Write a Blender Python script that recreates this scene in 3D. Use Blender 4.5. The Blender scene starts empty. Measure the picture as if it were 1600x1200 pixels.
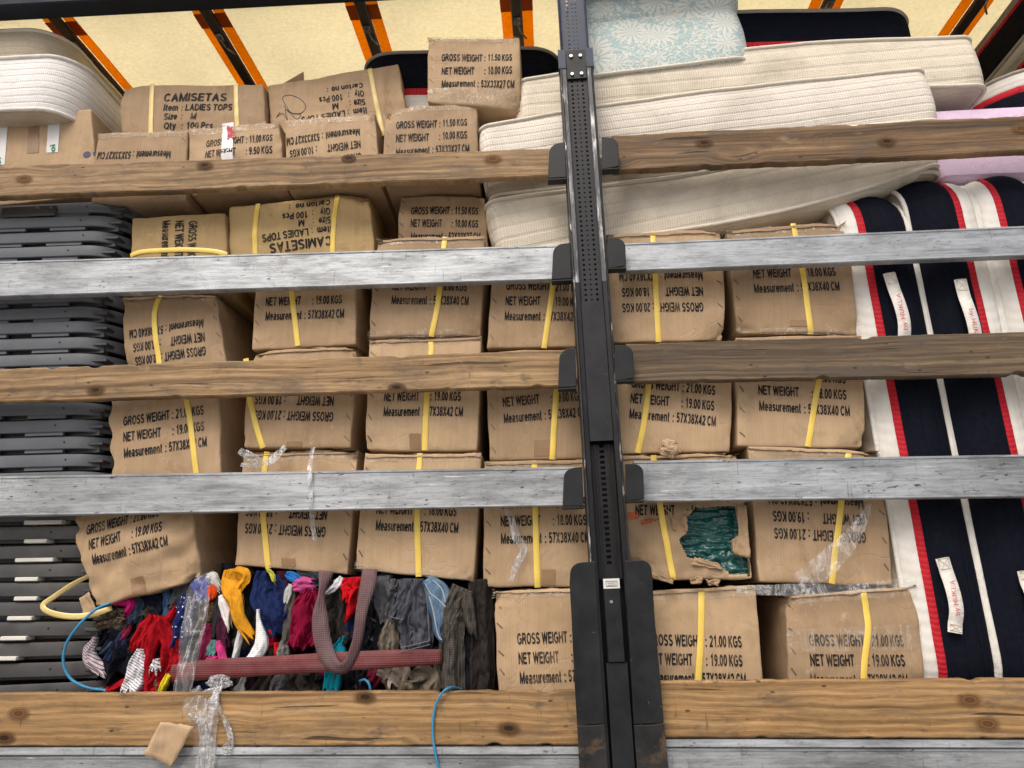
import bpy, math, random
import numpy as np
from mathutils import Vector, Matrix, noise
from mathutils.bvhtree import BVHTree

# ------------------------------------------------------------------ camera
SC = bpy.context.scene
COL = SC.collection
F_PX, PITCH, YAW, ROLL = 1133.6, math.radians(15.95), math.radians(3.12), math.radians(-0.78)
CAM = np.array([0.0, -2.15, 1.6])
_fw = np.array([-math.sin(YAW) * math.cos(PITCH), math.cos(YAW) * math.cos(PITCH), math.sin(PITCH)])
_r0 = np.array([math.cos(YAW), math.sin(YAW), 0.0]); _u0 = np.cross(_r0, _fw)
_rt = math.cos(ROLL) * _r0 + math.sin(ROLL) * _u0
_up = -math.sin(ROLL) * _r0 + math.cos(ROLL) * _u0
cam = bpy.data.cameras.new('camera'); cam_o = bpy.data.objects.new('camera', cam); COL.objects.link(cam_o)
cam.sensor_fit = 'HORIZONTAL'; cam.sensor_width = 36.0; cam.lens = 36.0 * F_PX / 1600.0
cam.clip_start = 0.05; cam.clip_end = 2000.0
_m = Matrix.Identity(4)
for i in range(3):
    _m[i][0] = _rt[i]; _m[i][1] = _up[i]; _m[i][2] = -_fw[i]; _m[i][3] = CAM[i]
cam_o.matrix_world = _m
SC.camera = cam_o

# ------------------------------------------------------------------ light
SUN_EL, SUN_AZ = math.radians(52), math.radians(200)      # azimuth clockwise from +Y
w = bpy.data.worlds.new('World'); SC.world = w; w.use_nodes = True
wn = w.node_tree.nodes; wl = w.node_tree.links
sky = wn.new('ShaderNodeTexSky'); sky.sky_type = 'NISHITA'; sky.sun_disc = False
sky.sun_elevation = SUN_EL; sky.sun_rotation = SUN_AZ
sky.air_density = 1.0; sky.dust_density = 6.0; sky.ozone_density = 0.6
wn['Background'].inputs['Strength'].default_value = 0.15
wl.new(sky.outputs[0], wn['Background'].inputs['Color'])
sun = bpy.data.lights.new('sun', 'SUN'); sun.energy = 1.5; sun.angle = math.radians(28); sun.color = (1.0, 0.96, 0.9)
sun_o = bpy.data.objects.new('sun', sun); COL.objects.link(sun_o)
_sd = Vector((math.sin(SUN_AZ) * math.cos(SUN_EL), math.cos(SUN_AZ) * math.cos(SUN_EL), math.sin(SUN_EL)))
sun_o.rotation_euler = _sd.to_track_quat('Z', 'Y').to_euler(); sun_o.location = (0, -3, 8)
SC.view_settings.view_transform = 'Standard'; SC.view_settings.look = 'None'
SC.view_settings.exposure = 0.08; SC.view_settings.gamma = 1.0; SC.view_settings.use_curve_mapping = False
SC.render.engine = 'CYCLES'
SC.cycles.max_bounces = 8; SC.cycles.transparent_max_bounces = 16

R = random.Random(7)

# ------------------------------------------------------------------ helpers
def ray(px, py):
    d = _fw + _rt * ((px - 800.0) / F_PX) - _up * ((py - 600.0) / F_PX)
    return d
def P(px, py, Y):                       # a point of the photograph at depth Y
    d = ray(px, py); t = (Y - CAM[1]) / d[1]
    return CAM + d * t
def Pz(px, py, z):
    d = ray(px, py); t = (z - CAM[2]) / d[2]
    return CAM + d * t
def mpp(px, py, Y):                     # metres per photograph pixel there
    p = P(px, py, Y); return float(np.dot(p - CAM, _fw)) / F_PX

LOC = {}
def link(o, parent=None):
    COL.objects.link(o)
    if parent is not None: o.parent = parent
    return o
def tag(o, label=None, cat=None, group=None, kind=None):
    if label: o['label'] = label
    if cat: o['category'] = cat
    if group: o['group'] = group
    if kind: o['kind'] = kind
    return o
def empty(name, loc, label=None, cat=None, group=None, mat=None):
    o = bpy.data.objects.new(name, None); o.empty_display_size = 0.1
    COL.objects.link(o)
    if mat is not None: o.matrix_world = mat
    else: o.location = tuple(float(v) for v in loc)
    LOC[o.name] = np.array(loc, float)
    return tag(o, label, cat, group)
def mk(name, V, F, mat, parent=None, smooth=True, local=False, kind=None, label=None):
    V = np.asarray(V, float).reshape(-1, 3)
    if local: off = np.zeros(3)
    elif parent is not None: off = LOC[parent.name]
    else: off = np.array([(V[:, 0].min() + V[:, 0].max()) / 2, (V[:, 1].min() + V[:, 1].max()) / 2, V[:, 2].min()])
    me = bpy.data.meshes.new(name)
    me.from_pydata((V - off).tolist(), [], [tuple(int(i) for i in f) for f in F])
    if smooth: me.polygons.foreach_set('use_smooth', [True] * len(me.polygons))
    if mat is not None: me.materials.append(mat)
    me.update()
    o = bpy.data.objects.new(name, me)
    link(o, parent)
    if parent is None: o.location = tuple(off)
    LOC[o.name] = off if not (local and parent is not None) else np.zeros(3)
    if kind: o['kind'] = kind
    if label: o['label'] = label
    return o
class MB:
    def __init__(s): s.V = []; s.F = []
    def add(s, V, F):
        n = len(s.V); s.V.extend([tuple(map(float, v)) for v in V]); s.F.extend([tuple(int(i) + n for i in f) for f in F])
    def grid(s, G, closed_u=False, closed_v=False, flip=False):
        n, m = len(G), len(G[0]); V = [p for r in G for p in r]; F = []
        for i in range(n if closed_u else n - 1):
            for j in range(m if closed_v else m - 1):
                a = i * m + j; b = i * m + (j + 1) % m; c = ((i + 1) % n) * m + (j + 1) % m; d = ((i + 1) % n) * m + j
                F.append((a, d, c, b) if flip else (a, b, c, d))
        s.add(V, F)
    def box(s, lo, hi, bev=0.0):
        x0, y0, z0 = lo; x1, y1, z1 = hi; b = bev
        if b <= 0:
            V = [(x, y, z) for x in (x0, x1) for y in (y0, y1) for z in (z0, z1)]
            s.add(V, [(0, 1, 3, 2), (4, 6, 7, 5), (0, 4, 5, 1), (2, 3, 7, 6), (0, 2, 6, 4), (1, 5, 7, 3)]); return
        V = []; idx = {}
        for ix, x in enumerate((x0, x1)):
            for iy, y in enumerate((y0, y1)):
                for iz, z in enumerate((z0, z1)):
                    sx, sy, sz = (1, -1)[ix], (1, -1)[iy], (1, -1)[iz]
                    idx[ix, iy, iz, 0] = len(V); V.append((x, y + sy * b, z + sz * b))
                    idx[ix, iy, iz, 1] = len(V); V.append((x + sx * b, y, z + sz * b))
                    idx[ix, iy, iz, 2] = len(V); V.append((x + sx * b, y + sy * b, z))
        F = []
        for a in range(2):
            F.append([idx[a, 0, 0, 0], idx[a, 1, 0, 0], idx[a, 1, 1, 0], idx[a, 0, 1, 0]])
            F.append([idx[0, a, 0, 1], idx[1, a, 0, 1], idx[1, a, 1, 1], idx[0, a, 1, 1]])
            F.append([idx[0, 0, a, 2], idx[1, 0, a, 2], idx[1, 1, a, 2], idx[0, 1, a, 2]])
            for c in range(2):
                F.append([idx[a, c, 0, 0], idx[a, c, 0, 1], idx[a, c, 1, 1], idx[a, c, 1, 0]])
                F.append([idx[a, 0, c, 0], idx[a, 0, c, 2], idx[a, 1, c, 2], idx[a, 1, c, 0]])
                F.append([idx[0, a, c, 1], idx[0, a, c, 2], idx[1, a, c, 2], idx[1, a, c, 1]])
                for d in range(2):
                    F.append([idx[a, c, d, 0], idx[a, c, d, 1], idx[a, c, d, 2]])
        cx = np.array([(x0 + x1) / 2, (y0 + y1) / 2, (z0 + z1) / 2]); VV = np.array(V); G = []
        for f in F:
            p = VV[f]; nrm = np.cross(p[1] - p[0], p[2] - p[0])
            G.append(f if np.dot(nrm, p.mean(0) - cx) > 0 else f[::-1])
        s.add(V, G)
    def tube(s, pts, r, k=8, cap=True):
        pts = [np.asarray(p, float) for p in pts]; n = len(pts); G = []
        rs = r if hasattr(r, '__len__') else [r] * n
        up = np.array([0, 0, 1.0]); prev = None
        for i in range(n):
            t = pts[min(i + 1, n - 1)] - pts[max(i - 1, 0)]; t = t / (np.linalg.norm(t) + 1e-12)
            if prev is None:
                a = np.cross(t, up)
                if np.linalg.norm(a) < 1e-3: a = np.cross(t, [0, 1, 0])
            else: a = prev - t * np.dot(prev, t)
            a = a / np.linalg.norm(a); prev = a; b = np.cross(t, a)
            G.append([pts[i] + rs[i] * (a * math.cos(q) + b * math.sin(q)) for q in np.linspace(0, 2 * math.pi, k, endpoint=False)])
        n0 = len(s.V); s.grid(G, closed_v=True)
        if cap:
            s.F.append(tuple(n0 + j for j in range(k))); s.F.append(tuple(n0 + (n - 1) * k + j for j in reversed(range(k))))
    def build(s, name, mat, parent=None, **kw): return mk(name, s.V, s.F, mat, parent, **kw)

def cr(pts, n):                          # Catmull-Rom through pts, n samples
    pts = np.asarray(pts, float)
    if len(pts) == 2:
        return np.array([pts[0] + (pts[1] - pts[0]) * t for t in np.linspace(0, 1, n)])
    Q = np.vstack([2 * pts[0] - pts[1], pts, 2 * pts[-1] - pts[-2]]); out = []
    for t in np.linspace(0, len(pts) - 1 - 1e-6, n):
        i = int(t); u = t - i; a, b, c, d = Q[i], Q[i + 1], Q[i + 2], Q[i + 3]
        out.append(0.5 * ((2 * b) + (-a + c) * u + (2 * a - 5 * b + 4 * c - d) * u * u + (-a + 3 * b - 3 * c + d) * u ** 3))
    return np.array(out)
def nz(x, y, z): return noise.noise(Vector((x, y, z)))

# ------------------------------------------------------------------ materials
MATS = {}
def S(v): return tuple(((c / 255.0) / 12.92 if c / 255.0 <= 0.04045 else ((c / 255.0 + 0.055) / 1.055) ** 2.4) for c in v) + (1.0,)
class NT:
    def __init__(s, name):
        s.m = bpy.data.materials.new(name); s.m.use_nodes = True
        s.n = s.m.node_tree.nodes; s.l = s.m.node_tree.links
        s.b = s.n['Principled BSDF']; s.out = s.n['Material Output']
    def new(s, t, **kw):
        q = s.n.new('ShaderNode' + t)
        for k, v in kw.items(): setattr(q, k, v)
        return q
    def set(s, sock, v):
        if hasattr(v, 'outputs'): v = v.outputs[0]
        if hasattr(v, 'is_output'): s.l.new(v, sock)
        else:
            if isinstance(v, (int, float)) and sock.type in ('RGBA', 'VECTOR'): v = [v] * (4 if sock.type == 'RGBA' else 3)
            if sock.type == 'RGBA' and len(v) == 3: v = tuple(v) + (1.0,)
            sock.default_value = v
    def P(s, **kw):
        for k, v in kw.items(): s.set(s.b.inputs[k.replace('_', ' ')], v)
    def obj(s, scale=(1, 1, 1), rnd=3.0):
        tc = s.new('TexCoord'); mp = s.new('Mapping'); mp.inputs['Scale'].default_value = scale
        s.l.new(tc.outputs['Object'], mp.inputs['Vector'])
        if rnd:
            oi = s.new('ObjectInfo'); mu = s.new('Math', operation='MULTIPLY'); s.l.new(oi.outputs['Random'], mu.inputs[0]); mu.inputs[1].default_value = 37.0
            s.l.new(mu.outputs[0], mp.inputs['Location'])
        return mp.outputs[0]
    def rnd(s): return s.new('ObjectInfo').outputs['Random']
    def noise(s, vec, scale=5, detail=4, rough=0.55, dist=0.0):
        q = s.new('TexNoise'); s.set(q.inputs['Vector'], vec); q.inputs['Scale'].default_value = scale
        q.inputs['Detail'].default_value = detail; q.inputs['Roughness'].default_value = rough; q.inputs['Distortion'].default_value = dist
        return q.outputs['Fac']
    def vor(s, vec, scale=5, feature='F1', out='Distance', rand=1.0):
        q = s.new('TexVoronoi', feature=feature); s.set(q.inputs['Vector'], vec); q.inputs['Scale'].default_value = scale
        q.inputs['Randomness'].default_value = rand
        return q.outputs[out]
    def wave(s, vec, scale=5, dist=0.0, dirn='X', detail=2, dscale=1.0, prof='SIN'):
        q = s.new('TexWave', wave_type='BANDS', bands_direction=dirn, wave_profile=prof); s.set(q.inputs['Vector'], vec)
        q.inputs['Scale'].default_value = scale; q.inputs['Distortion'].default_value = dist; q.inputs['Detail'].default_value = detail
        q.inputs['Detail Scale'].default_value = dscale
        return q.outputs['Fac']
    def ramp(s, fac, *stops, interp='LINEAR'):
        q = s.new('ValToRGB'); q.color_ramp.interpolation = interp; s.set(q.inputs['Fac'], fac)
        e = q.color_ramp.elements
        while len(e) < len(stops): e.new(0.5)
        for el, (p, c) in zip(e, stops):
            el.position = p; el.color = (c, c, c, 1) if isinstance(c, (int, float)) else (tuple(c) + (1.0,))[:4]
        return q.outputs['Color']
    def mix(s, fac, a, b, mode='MIX'):
        q = s.new('Mix', data_type='RGBA', blend_type=mode); s.set(q.inputs[0], fac); s.set(q.inputs[6], a); s.set(q.inputs[7], b)
        return q.outputs[2]
    def math(s, op, a, b=0.0, clamp=False):
        q = s.new('Math', operation=op, use_clamp=clamp); s.set(q.inputs[0], a); s.set(q.inputs[1], b); return q.outputs[0]
    def sep(s, vec):
        q = s.new('SeparateXYZ'); s.set(q.inputs[0], vec); return q.outputs
    def comb(s, x, y, z):
        q = s.new('CombineXYZ'); s.set(q.inputs[0], x); s.set(q.inputs[1], y); s.set(q.inputs[2], z); return q.outputs[0]
    def bump(s, h, strength=0.3, dist=0.002, prev=None):
        q = s.new('Bump'); s.set(q.inputs['Height'], h); q.inputs['Strength'].default_value = strength; q.inputs['Distance'].default_value = dist
        if prev is not None: s.set(q.inputs['Normal'], prev)
        return q.outputs[0]

def cardboard(name='cardboard', a=(0.365, 0.253, 0.150), b=(0.475, 0.346, 0.224)):
    if name in MATS: return MATS[name]
    t = NT(name); v = t.obj()
    x, y, z = t.sep(v)[:3]
    flat = t.comb(t.math('ADD', x, y), 0.0, z)
    n1 = t.noise(v, 4.5, 5, 0.6); n2 = t.noise(t.comb(t.math('MULTIPLY', t.math('ADD', x, y), 60.0), 0.0, t.math('MULTIPLY', z, 3.0)), 1.0, 3)
    c = t.ramp(n1, (0.3, a), (0.7, b))
    c = t.mix(0.5, c, t.ramp(n2, (0.3, (0.86, 0.85, 0.84)), (0.7, (1.08, 1.07, 1.06))), 'MULTIPLY')
    rn = t.rnd(); c = t.mix(1.0, c, t.ramp(rn, (0.0, (0.80, 0.78, 0.75)), (0.5, (1.0, 0.98, 0.94)), (1.0, (1.16, 1.16, 1.13))), 'MULTIPLY')
    st = t.ramp(t.noise(v, 9, 6, 0.7, 0.6), (0.54, 0.0), (0.72, 0.42)); c = t.mix(st, c, (0.19, 0.115, 0.055, 1))
    c = t.mix(t.ramp(t.noise(t.obj((1, 1, 0.35), 6), 7, 5, 0.65, 0.5), (0.62, 0.0), (0.70, 0.4)), c, (0.21, 0.125, 0.06, 1))
    sc = t.ramp(t.noise(t.obj((1, 1, 1), 5), 26, 5, 0.7), (0.62, 0.0), (0.72, 0.5)); c = t.mix(sc, c, (0.56, 0.45, 0.31, 1))
    wv = t.wave(flat, 45, 0.6, 'X', 1, 2.0); cr_ = t.noise(v, 30, 6, 0.65); big = t.noise(v, 8, 3)
    c = t.mix(0.28, c, t.ramp(wv, (0.0, 0.8), (1.0, 1.1)), 'MULTIPLY')
    geo = t.new('NewGeometry'); pt = t.ramp(geo.outputs['Pointiness'], (0.53, 0.0), (0.60, 0.5)); c = t.mix(t.math('MULTIPLY', pt, t.noise(v, 40, 4)), c, (0.55, 0.43, 0.31, 1))
    crs = t.ramp(t.math('ABSOLUTE', t.math('SUBTRACT', t.noise(t.obj((1, 1, 1), 8), 3.2, 3, 0.6, 0.8), 0.5)), (0.0, 0.0), (0.012, 1.0))
    nb = t.bump(crs, 0.3, 0.002); nb = t.bump(wv, 0.10, 0.001, nb); nb = t.bump(cr_, 0.16, 0.003, nb); nb = t.bump(big, 0.35, 0.006, nb)
    t.P(Base_Color=c, Roughness=t.ramp(n1, (0.3, 0.62), (0.7, 0.8)), Normal=nb, Specular_IOR_Level=0.28)
    MATS[name] = t.m; return t.m
def plain(name, col, rough=0.6, metal=0.0, bump=0.0, bscale=40, var=0.12, spec=0.5, sheen=0.0):
    if name in MATS: return MATS[name]
    t = NT(name); v = t.obj()
    n = t.noise(v, 7, 5, 0.6)
    c = t.mix(1.0, tuple(col[:3]) + (1,), t.ramp(n, (0.3, 1 - var), (0.7, 1 + var)), 'MULTIPLY')
    t.P(Base_Color=c, Roughness=rough, Metallic=metal, Specular_IOR_Level=spec)
    if sheen: t.P(Sheen_Weight=sheen)
    if bump: t.P(Normal=t.bump(t.noise(v, bscale, 5, 0.6), bump, 0.004))
    MATS[name] = t.m; return t.m
def wood(name, dark, mid, lite, grime=0.3):
    t = NT(name); v = t.obj((1, 1, 1), 3)
    x, y, z = t.sep(v)[:3]
    kv = t.comb(t.math('MULTIPLY', x, 2.3), 0.0, t.math('MULTIPLY', z, 4.6))
    kd = t.vor(kv, 1.0); knot = t.ramp(kd, (0.045, 1.0), (0.085, 0.0)); halo = t.ramp(kd, (0.04, 1.0), (0.26, 0.0))
    lowf = t.noise(t.comb(t.math('MULTIPLY', x, 1.1), y, t.math('MULTIPLY', z, 4.0)), 1.3, 3)
    zz = t.math('ADD', z, t.math('ADD', t.math('MULTIPLY', halo, 0.03), t.math('MULTIPLY', lowf, 0.05)))
    fig = t.noise(t.comb(t.math('MULTIPLY', x, 0.8), y, t.math('MULTIPLY', zz, 62.0)), 1.0, 5, 0.65, 0.25)
    rings = t.wave(t.comb(t.math('MULTIPLY', x, 0.25), 0.0, zz), 17, 5.0, 'Z', 4, 1.3)
    fine = t.noise(t.comb(t.math('MULTIPLY', x, 5.0), y, t.math('MULTIPLY', zz, 150.0)), 1.0, 6, 0.8)
    c = t.ramp(fig, (0.30, dark), (0.47, mid), (0.66, lite))
    c = t.mix(0.42, c, t.ramp(rings, (0.15, 1.18), (0.9, 0.55)), 'MULTIPLY')
    c = t.mix(0.8, c, t.ramp(fine, (0.30, 0.42), (0.52, 1.0), (0.72, 1.22)), 'MULTIPLY')
    tone = t.noise(t.comb(t.math('MULTIPLY', x, 1.7), y, t.math('MULTIPLY', z, 3.0)), 1.0, 4, 0.6)
    c = t.mix(0.8, c, t.ramp(tone, (0.3, (0.80, 0.77, 0.72)), (0.7, (1.14, 1.12, 1.08))), 'MULTIPLY')
    gr = t.noise(t.comb(t.math('MULTIPLY', x, 3.4), y, t.math('MULTIPLY', z, 11.0)), 1.5, 7, 0.75)
    c = t.mix(t.ramp(gr, (0.47, 0.0), (0.70, grime * 1.7)), c, (0.095, 0.078, 0.062, 1))
    c = t.mix(t.math('MULTIPLY', halo, 0.35), c, tuple(x_ * 0.6 for x_ in dark[:3]) + (1,))
    c = t.mix(t.math('MULTIPLY', knot, 0.9), c, (0.05, 0.022, 0.01, 1))
    crk = t.noise(t.comb(t.math('MULTIPLY', x, 2.4), y, t.math('MULTIPLY', zz, 85.0)), 1.0, 2, 0.5)
    cm = t.ramp(crk, (0.69, 0.0), (0.72, 1.0)); c = t.mix(t.math('MULTIPLY', cm, 0.8), c, (0.02, 0.014, 0.01, 1))
    sx = t.noise(t.comb(t.math('MULTIPLY', x, 46.0), y, t.math('MULTIPLY', z, 9.0)), 1.0, 4, 0.7)
    c = t.mix(t.ramp(sx, (0.64, 0.0), (0.74, 0.6)), c, (0.035, 0.028, 0.024, 1))
    sm = t.noise(t.comb(t.math('MULTIPLY', x, 11.0), y, t.math('MULTIPLY', z, 24.0)), 1.0, 5, 0.7); c = t.mix(t.ramp(sm, (0.57, 0.0), (0.70, 0.65)), c, (0.06, 0.05, 0.042, 1))
    nicks = t.vor(t.comb(t.math('MULTIPLY', x, 11.0), 0.0, t.math('MULTIPLY', z, 26.0)), 1.0); c = t.mix(t.ramp(nicks, (0.05, 0.85), (0.10, 0.0)), c, (0.02, 0.013, 0.01, 1))
    wear = t.noise(t.obj((5, 1, 16), 7), 1.0, 5, 0.7); c = t.mix(t.ramp(wear, (0.62, 0.0), (0.75, 0.5)), c, tuple(min(1, q * 1.45) for q in lite[:3]) + (1,))
    nb = t.bump(fine, 0.4, 0.002); nb = t.bump(cm, 0.6, -0.004, nb); nb = t.bump(gr, 0.25, 0.004, nb)
    t.P(Base_Color=c, Roughness=t.ramp(gr, (0.3, 0.55), (0.7, 0.75)), Normal=nb, Specular_IOR_Level=0.3)
    MATS[name] = t.m; return t.m
def alu(name, base=0.42):
    t = NT(name); v = t.obj((1, 1, 1), 3); x, y, z = t.sep(v)[:3]
    A = lambda kx, kz, d=5, r=0.65: t.noise(t.comb(t.math('MULTIPLY', x, kx), y, t.math('MULTIPLY', z, kz)), 1.0, d, r)
    st = A(3.0, 190.0); mt = A(16.0, 130.0, 7, 0.8); md = A(5.0, 26.0, 5, 0.65); big = A(2.6, 5.0, 3, 0.5)
    c = t.ramp(st, (0.3, (base * .74, base * .79, base * .83)), (0.7, (base * 1.05, base * 1.12, base * 1.17)))
    c = t.mix(1.0, c, t.ramp(mt, (0.36, 0.72), (0.5, 1.0), (0.68, 1.12)), 'MULTIPLY')
    c = t.mix(1.0, c, t.ramp(md, (0.34, 0.60), (0.52, 1.0), (0.7, 1.12)), 'MULTIPLY')
    c = t.mix(0.8, c, t.ramp(big, (0.3, 0.60), (0.55, 1.06)), 'MULTIPLY')
    dm = t.ramp(A(34.0, 110.0, 3, 0.6), (0.63, 0.0), (0.69, 0.9)); gate = t.ramp(A(3.0, 8.0, 2), (0.42, 0.0), (0.56, 1.0)); dm = t.math('MULTIPLY', dm, gate)
    c = t.mix(dm, c, (0.03, 0.03, 0.035, 1))
    c = t.mix(t.ramp(A(90.0, 10.0, 3), (0.63, 0.0), (0.72, 0.5)), c, (0.10, 0.10, 0.105, 1))
    c = t.mix(t.ramp(A(8.0, 150.0, 3), (0.66, 0.0), (0.73, 0.8)), c, (0.74, 0.74, 0.72, 1))
    c = t.mix(t.ramp(A(12.0, 22.0, 6, 0.75), (0.56, 0.0), (0.68, 0.55)), c, (0.16, 0.165, 0.17, 1))
    nb = t.bump(st, 0.12, 0.001); nb = t.bump(mt, 0.22, 0.002, nb); nb = t.bump(md, 0.15, 0.005, nb)
    t.P(Base_Color=c, Metallic=0.45, Roughness=t.ramp(mt, (0.3, 0.6), (0.7, 0.42)), Normal=nb)
    MATS[name] = t.m; return t.m
def steel(name, paint=(0.02, 0.022, 0.026), bare=(0.5, 0.5, 0.5), wear=0.62, soft=0.05, rough=0.42, rust=0.0):
    t = NT(name); v = t.obj((1, 1, 1), 3); x, y, z = t.sep(v)[:3]
    n = t.noise(t.comb(t.math('MULTIPLY', x, 60.0), t.math('MULTIPLY', y, 60.0), t.math('MULTIPLY', z, 9.0)), 1.0, 6, 0.7)
    m = t.ramp(n, (wear, 0.0), (wear + soft, 1.0)); d = t.noise(v, 14, 6, 0.65)
    c = t.mix(1.0, paint + (1,), t.ramp(d, (0.3, 0.6), (0.7, 1.7)), 'MULTIPLY')
    if rust:
        rm = t.ramp(t.noise(v, 11, 6, 0.7, 0.4), (0.55, 0.0), (0.68, rust)); c = t.mix(rm, c, (0.14, 0.085, 0.04, 1))
    c = t.mix(m, c, bare + (1,))
    scr = t.ramp(t.noise(t.comb(t.math('MULTIPLY', x, 25.0), y, t.math('MULTIPLY', z, 140.0)), 1.0, 2), (0.74, 0.0), (0.78, 0.35)); c = t.mix(scr, c, (0.2, 0.2, 0.2, 1))
    t.P(Specular_IOR_Level=0.3, Base_Color=c, Metallic=t.math('MULTIPLY', m, 0.85), Roughness=t.ramp(d, (0.3, rough - 0.08), (0.7, rough + 0.15)), Normal=t.bump(n, 0.12, 0.001))
    MATS[name] = t.m; return t.m
def film(name, dens=0.28, tint=(0.9, 0.9, 0.9), scale=30):
    t = NT(name); v = t.obj((1, 1, 0.45)); n = t.noise(v, scale * .55, 3, 0.55, 1.5)
    g = t.math('ABSOLUTE', t.math('SUBTRACT', t.noise(t.obj((1, 1, 0.3), 9), scale * .5, 3, 0.55, 1.8), 0.5))
    tr = t.new('BsdfTransparent'); tr.inputs[0].default_value = (0.97, 0.97, 0.96, 1)
    t.P(Base_Color=tint + (1,), Roughness=0.2, Specular_IOR_Level=0.7, Normal=t.bump(n, 0.45, 0.02))
    mx = t.new('MixShader'); t.set(mx.inputs[0], t.ramp(g, (0.0, min(1, dens * 2.8)), (0.016, dens), (0.10, dens * .4)))
    t.l.new(tr.outputs[0], mx.inputs[1]); t.l.new(t.b.outputs[0], mx.inputs[2]); t.l.new(mx.outputs[0], t.out.inputs[0])
    MATS[name] = t.m; return t.m
def ticking(name, col, dirt=0.35, rib=75.0, quilt=11.0):
    t = NT(name); v = t.obj((1, 1, 1), 0); x, y, z = t.sep(v)[:3]; h = t.math('ADD', x, y)
    a = t.wave(t.comb(h, 0.0, 0.0), rib / 2.0, 0.5, 'X', 1, 3.0); b = t.wave(t.comb(0.0, 0.0, z), rib / 1.6, 0.4, 'Z', 1, 3.0); q = t.wave(t.comb(t.math('MULTIPLY', h, 0.15), 0.0, z), quilt, 1.5, 'Z', 2, 1.0)
    n = t.noise(v, 3.5, 6, 0.65, 0.3); n2 = t.noise(t.obj((1, 1, 2.5), 2), 16, 6, 0.7)
    c = t.mix(t.ramp(n, (0.48, 0.0), (0.74, dirt)), tuple(col) + (1,), (0.23, 0.19, 0.14, 1))
    c = t.mix(t.ramp(n2, (0.60, 0.0), (0.75, dirt * 0.9)), c, (0.16, 0.135, 0.11, 1))
    c = t.mix(0.35, c, t.ramp(a, (0.0, 0.72), (0.5, 1.05)), 'MULTIPLY'); c = t.mix(0.25, c, t.ramp(b, (0.0, 0.8), (0.5, 1.05)), 'MULTIPLY')
    c = t.mix(0.3, c, t.ramp(q, (0.0, 0.82), (0.12, 1.04)), 'MULTIPLY')
    nb = t.bump(t.ramp(q, (0.0, 0.0), (0.3, 1.0)), 0.35, 0.005); nb = t.bump(a, 0.35, 0.002, nb); nb = t.bump(b, 0.2, 0.0015, nb); nb = t.bump(n, 0.4, 0.02, nb)
    t.P(Base_Color=c, Roughness=0.85, Normal=nb, Specular_IOR_Level=0.2)
    MATS[name] = t.m; return t.m
def fabric(name, col, col2=None, kind='plain', scale=1.0, rough=0.9, var=0.22):
    if name in MATS: return MATS[name]
    t = NT(name); v = t.obj((1, 1, 1), 3); x, y, z = t.sep(v)[:3]
    n = t.noise(v, 22, 5, 0.6); c = t.mix(1.0, tuple(col) + (1,), t.ramp(n, (0.25, 1 - var), (0.75, 1 + var)), 'MULTIPLY')
    h = t.noise(v, 420, 2, 0.6)
    if kind == 'stripe':
        d = t.math('ADD', t.math('MULTIPLY', x, 0.55), z); m = t.ramp(t.wave(t.comb(d, 0.0, 0.0), 38 * scale, 0.0, 'X', 0), (0.80, 0.0), (0.86, 1.0)); c = t.mix(m, c, tuple(col2) + (1,))
    if kind == 'dots':
        m = t.ramp(t.vor(t.comb(x, 0.0, z), 70 * scale, rand=0.25), (0.16, 1.0), (0.2, 0.0)); c = t.mix(m, c, tuple(col2) + (1,))
    if kind == 'knit':
        d = t.wave(t.comb(t.math('ADD', x, t.math('MULTIPLY', t.wave(v, 60, 0, 'Z', 0), 0.002)), 0.0, z), 46 * scale, 0.6, 'X', 1); e = t.wave(v, 50 * scale, 0.8, 'Z', 1)
        c = t.mix(0.65, c, t.ramp(t.math('MULTIPLY', d, e), (0.0, 0.5), (0.7, 1.25)), 'MULTIPLY'); h = t.math('ADD', t.math('MULTIPLY', d, e), t.math('MULTIPLY', h, 0.3))
    if kind == 'denim':
        f = t.noise(t.obj((1, 1, 0.5), 4), 14, 5, 0.6); c = t.mix(t.ramp(f, (0.48, 0.0), (0.72, 0.8)), c, tuple(col2) + (1,))
    if kind == 'tweed':
        f = t.noise(t.obj((1, 1, 2.4), 4), 90, 3, 0.7); c = t.mix(t.ramp(f, (0.45, 0.0), (0.58, 0.9)), c, tuple(col2) + (1,))
    if kind == 'ribbed':
        d = t.wave(v, 60 * scale, 0.5, 'Z', 1); c = t.mix(0.4, c, t.ramp(d, (0.0, 0.55), (0.7, 1.15)), 'MULTIPLY'); h = d
    nb = t.bump(h, 0.35, 0.0015); nb = t.bump(t.noise(t.obj((1, 1, 0.55), 3), 48, 4, 0.6, 0.9), 0.55, 0.008, nb)
    t.P(Base_Color=c, Roughness=rough, Normal=nb, Specular_IOR_Level=0.12)
    MATS[name] = t.m; return t.m
def webbing(name, col, col2):
    t = NT(name); v = t.obj((1, 1, 1), 1); x, y, z = t.sep(v)[:3]
    a = t.wave(v, 52, 0.3, 'X', 0); b = t.wave(v, 52, 0.3, 'Z', 0); ab = t.math('MULTIPLY', a, b)
    n = t.noise(v, 9, 5, 0.65); c = t.ramp(n, (0.35, col), (0.68, col2)); c = t.mix(0.6, c, t.ramp(ab, (0.0, 0.55), (0.6, 1.2)), 'MULTIPLY')
    t.P(Base_Color=c, Roughness=0.7, Normal=t.bump(ab, 0.6, 0.002)); MATS[name] = t.m; return t.m
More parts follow.
